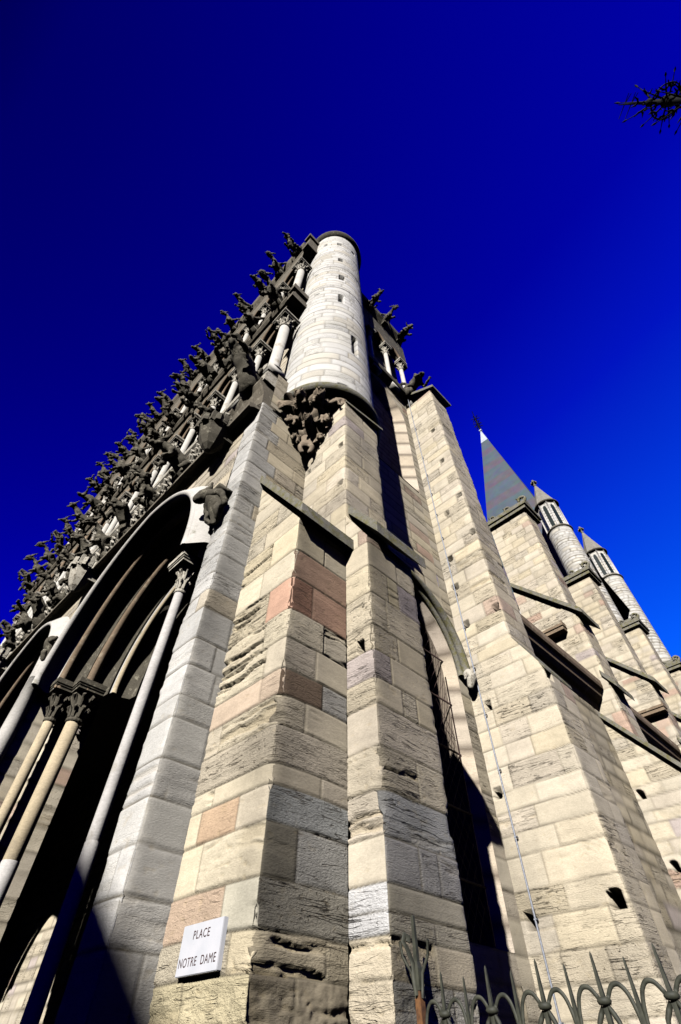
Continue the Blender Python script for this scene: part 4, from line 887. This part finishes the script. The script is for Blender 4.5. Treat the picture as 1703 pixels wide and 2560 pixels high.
for i, y in enumerate(majors):
    if i == 0: sp.location = (0, y, 0)
    else: copy_part(sp, fence, (0, y, 0))
    if i == 0: mi.location = (0, y-.146, 0)
    else: copy_part(mi, fence, (0, y-.146, 0))
    
for z in (.25, 1.42):
    m = MB(); m.box(-.012, .012, -2.6, 2.33, z-.02, z+.02); m.build('rail', MT['iron'], fence, smooth=False)
pm = MB(); py = 2.34
pm.box(-.019, .019, py-.019, py+.019, 0, 1.95); po = pm.build('corner_post', MT['rust'], fence, smooth=False)
pm = MB(); P = np.array([[(sx*h_, py+sy*h_, z) for sx, sy in ((-1, -1), (1, -1), (1, 1), (-1, 1))] for z, h_ in ((1.95, .022), (2.04, .021), (2.07, .013), (2.27, .008), (2.275, .005))]); pm.grid(P, None, True); pm.f.append([(pm.n-4, pm.n-3, pm.n-2, pm.n-1)])
pm.build('post_spike', MT['iron'], po, smooth=False)
pm = MB(); pm.tube([(-.02, py, 1.93), (-.03, py+.005, 2.06), (-.055, py+.02, 2.125), (-.075, py+.03, 2.15), (-.062, py+.025, 2.18), (-.04, py+.015, 2.17), (-.045, py+.018, 2.15)], .0075, 8, flat=2.4); pm.build('scroll', MT['iron'], po)
for (dx, dy) in ((.0, -1), (-.6, .7)):
    pm = MB(); pm.tube([(0+dx*.02, py+dy*.02, 1.92), (dx*.035, py+dy*.035, 2.02), (dx*.085, py+dy*.085, 2.09), (dx*.095, py+dy*.095, 2.15), (dx*.10, py+dy*.10, 2.155)], [.008, .009, .008, .0075, .009], 8); pm.build('leaf_arm', MT['iron'], po)
pm = MB(); pm.box(.022, .034, py-.01, py+.01, 0, 2.0); pm.build('post_strip', MT['iron'], po, smooth=False)
dw = thing('low_wall', 'low stone kerb wall carrying the iron fence', 'wall', (FX, 0, 0)); m = MB(); m.box(-.12, .12, -2.6, 2.42, 0, .22); m.build('kerb', MT['arch'], dw, smooth=False)

# ================================================================ wrought iron finial, top right
mx, my, mz = 1.8843, -2.108, 8.0
ms = thing('iron_finial', 'black wrought iron finial with thorny leaf arms against the blue sky at the upper right', 'finial', (mx, my, 0))
m = MB(); m.tube([(0, 0, 0), (0, 0, 6.6), (0, 0, mz-.35), (0, 0, mz)], [.05, .035, .010, .004], 8); m.build('mast', MT['black'], ms)
def dirh(a): return np.array((math.cos(a), math.sin(a), 0))
m = MB()
for zz_ in (7.87, 7.73):
    for a, L, dz in ((R(46), .115, .03), (R(226), .085, -.02), (R(240), .085, -.03)): m.tube([np.array((0, 0, zz_)), np.array((0, 0, zz_+dz))+dirh(a)*L], [.005, .003], 5)
m.build('cross_arms', MT['black'], ms)
def spray(m, base, d, L, up, lean=.5):
    e_ = np.cross(d, (0, 0, 1)); b0 = np.array(base, float); P = [b0+d*L*t_+np.array((0, 0, up*t_**1.6)) for t_ in np.linspace(0, 1, 7)]
    m.tube(P, [.006, .006, .007, .009, .006, .004, .003], 6)
    for q in (-1, 1):
        m.tube([P[3], P[3]+e_*q*.022+d*.012, P[3]+e_*q*.040+d*.045+np.array((0, 0, .02))], [.008, .010, .002], 5)
        m.tube([P[2], P[2]+e_*q*.014-np.array((0, 0, .03))], [.007, .002], 5)
    m.tube([P[-1], P[-1]+(P[-1]-P[-2])*.5, P[-1]+(P[-1]-P[-2])*1.1], [.004, .010, .002], 6)
for k in range(4):
    m = MB(); spray(m, (0, 0, 7.36), dirh(R(48+90*k)), .12, .34); m.build('leaf_spray', MT['black'], ms)
for k in range(10):
    m = MB(); spray(m, (0, 0, 7.06), dirh(R(10+36*k)), .19, .05*(-1)**k); m.build('wheel_spoke', MT['black'], ms)
m = MB()
for r_, z in ((.125, 7.07), (.118, 7.10)): m.tube([(r_*math.cos(a), r_*math.sin(a), z+.008*math.sin(6*a)) for a in np.linspace(0, 2*math.pi, 50)], .0055, 6)
m.lathe([(.008, 7.3), (.03, 7.34), (.034, 7.38), (.012, 7.44), (.008, 7.5)], (0, 0), 10); m.lathe([(.012, 6.9), (.045, 6.98), (.03, 7.04), (.05, 7.08), (.02, 7.14), (.01, 7.22)], (0, 0), 10); m.build('ring', MT['black'], ms)
for k in range(6):
    m = MB(); spray(m, (0, 0, 6.72), dirh(R(30+60*k)), .20, .12); m.build('leaf_spray', MT['black'], ms)

# ================================================================ house across the square (behind the camera, throws the shade on the portal foot)
hs = thing('gabled_house', 'beige plastered gabled house across the square', 'house', (-16.8, -3.6, 0))
hw, zr, pit_ = 2.6, 15.3, .60
k = MB(); ze = zr-hw*pit_
V = [(-9, -hw, 0), (0, -hw, 0), (0, hw, 0), (-9, hw, 0), (-9, -hw, ze), (0, -hw, ze), (0, hw, ze), (-9, hw, ze), (-9, 0, zr), (0, 0, zr)]
k.poly(V, [(0, 1, 5, 4), (1, 2, 6, 9, 5), (2, 3, 7, 6), (3, 0, 4, 8, 7)]); hb = k.build('wall', MT['render'], hs, smooth=False)
k = MB()
for q in (-1, 1):
    A = np.array([(.15, q*(hw+.15), ze-.09), (-9.1, q*(hw+.15), ze-.09), (-9.1, 0, zr), (.15, 0, zr)]); k.poly(np.concatenate([A, A+np.array((0, 0, .12))]), [(0, 1, 2, 3), (7, 6, 5, 4), (0, 4, 5, 1), (0, 3, 7, 4), (1, 5, 6, 2)])
k.build('roof', MT['roof'], hs, smooth=False)
for z in (2.2, 5.4, 8.6):
    for y in (-1.3, 1.3):
        k = MB(); k.box(-.03, .06, y-.5, y+.5, z-.1, z+1.6); f_ = k.build('window', MT['shaft'], hb, smooth=False); k = MB(); k.box(.0, .07, y-.42, y+.42, z, z+1.5); k.build('pane', MT['glass'], f_, smooth=False)
print('church parts', len(church.children))
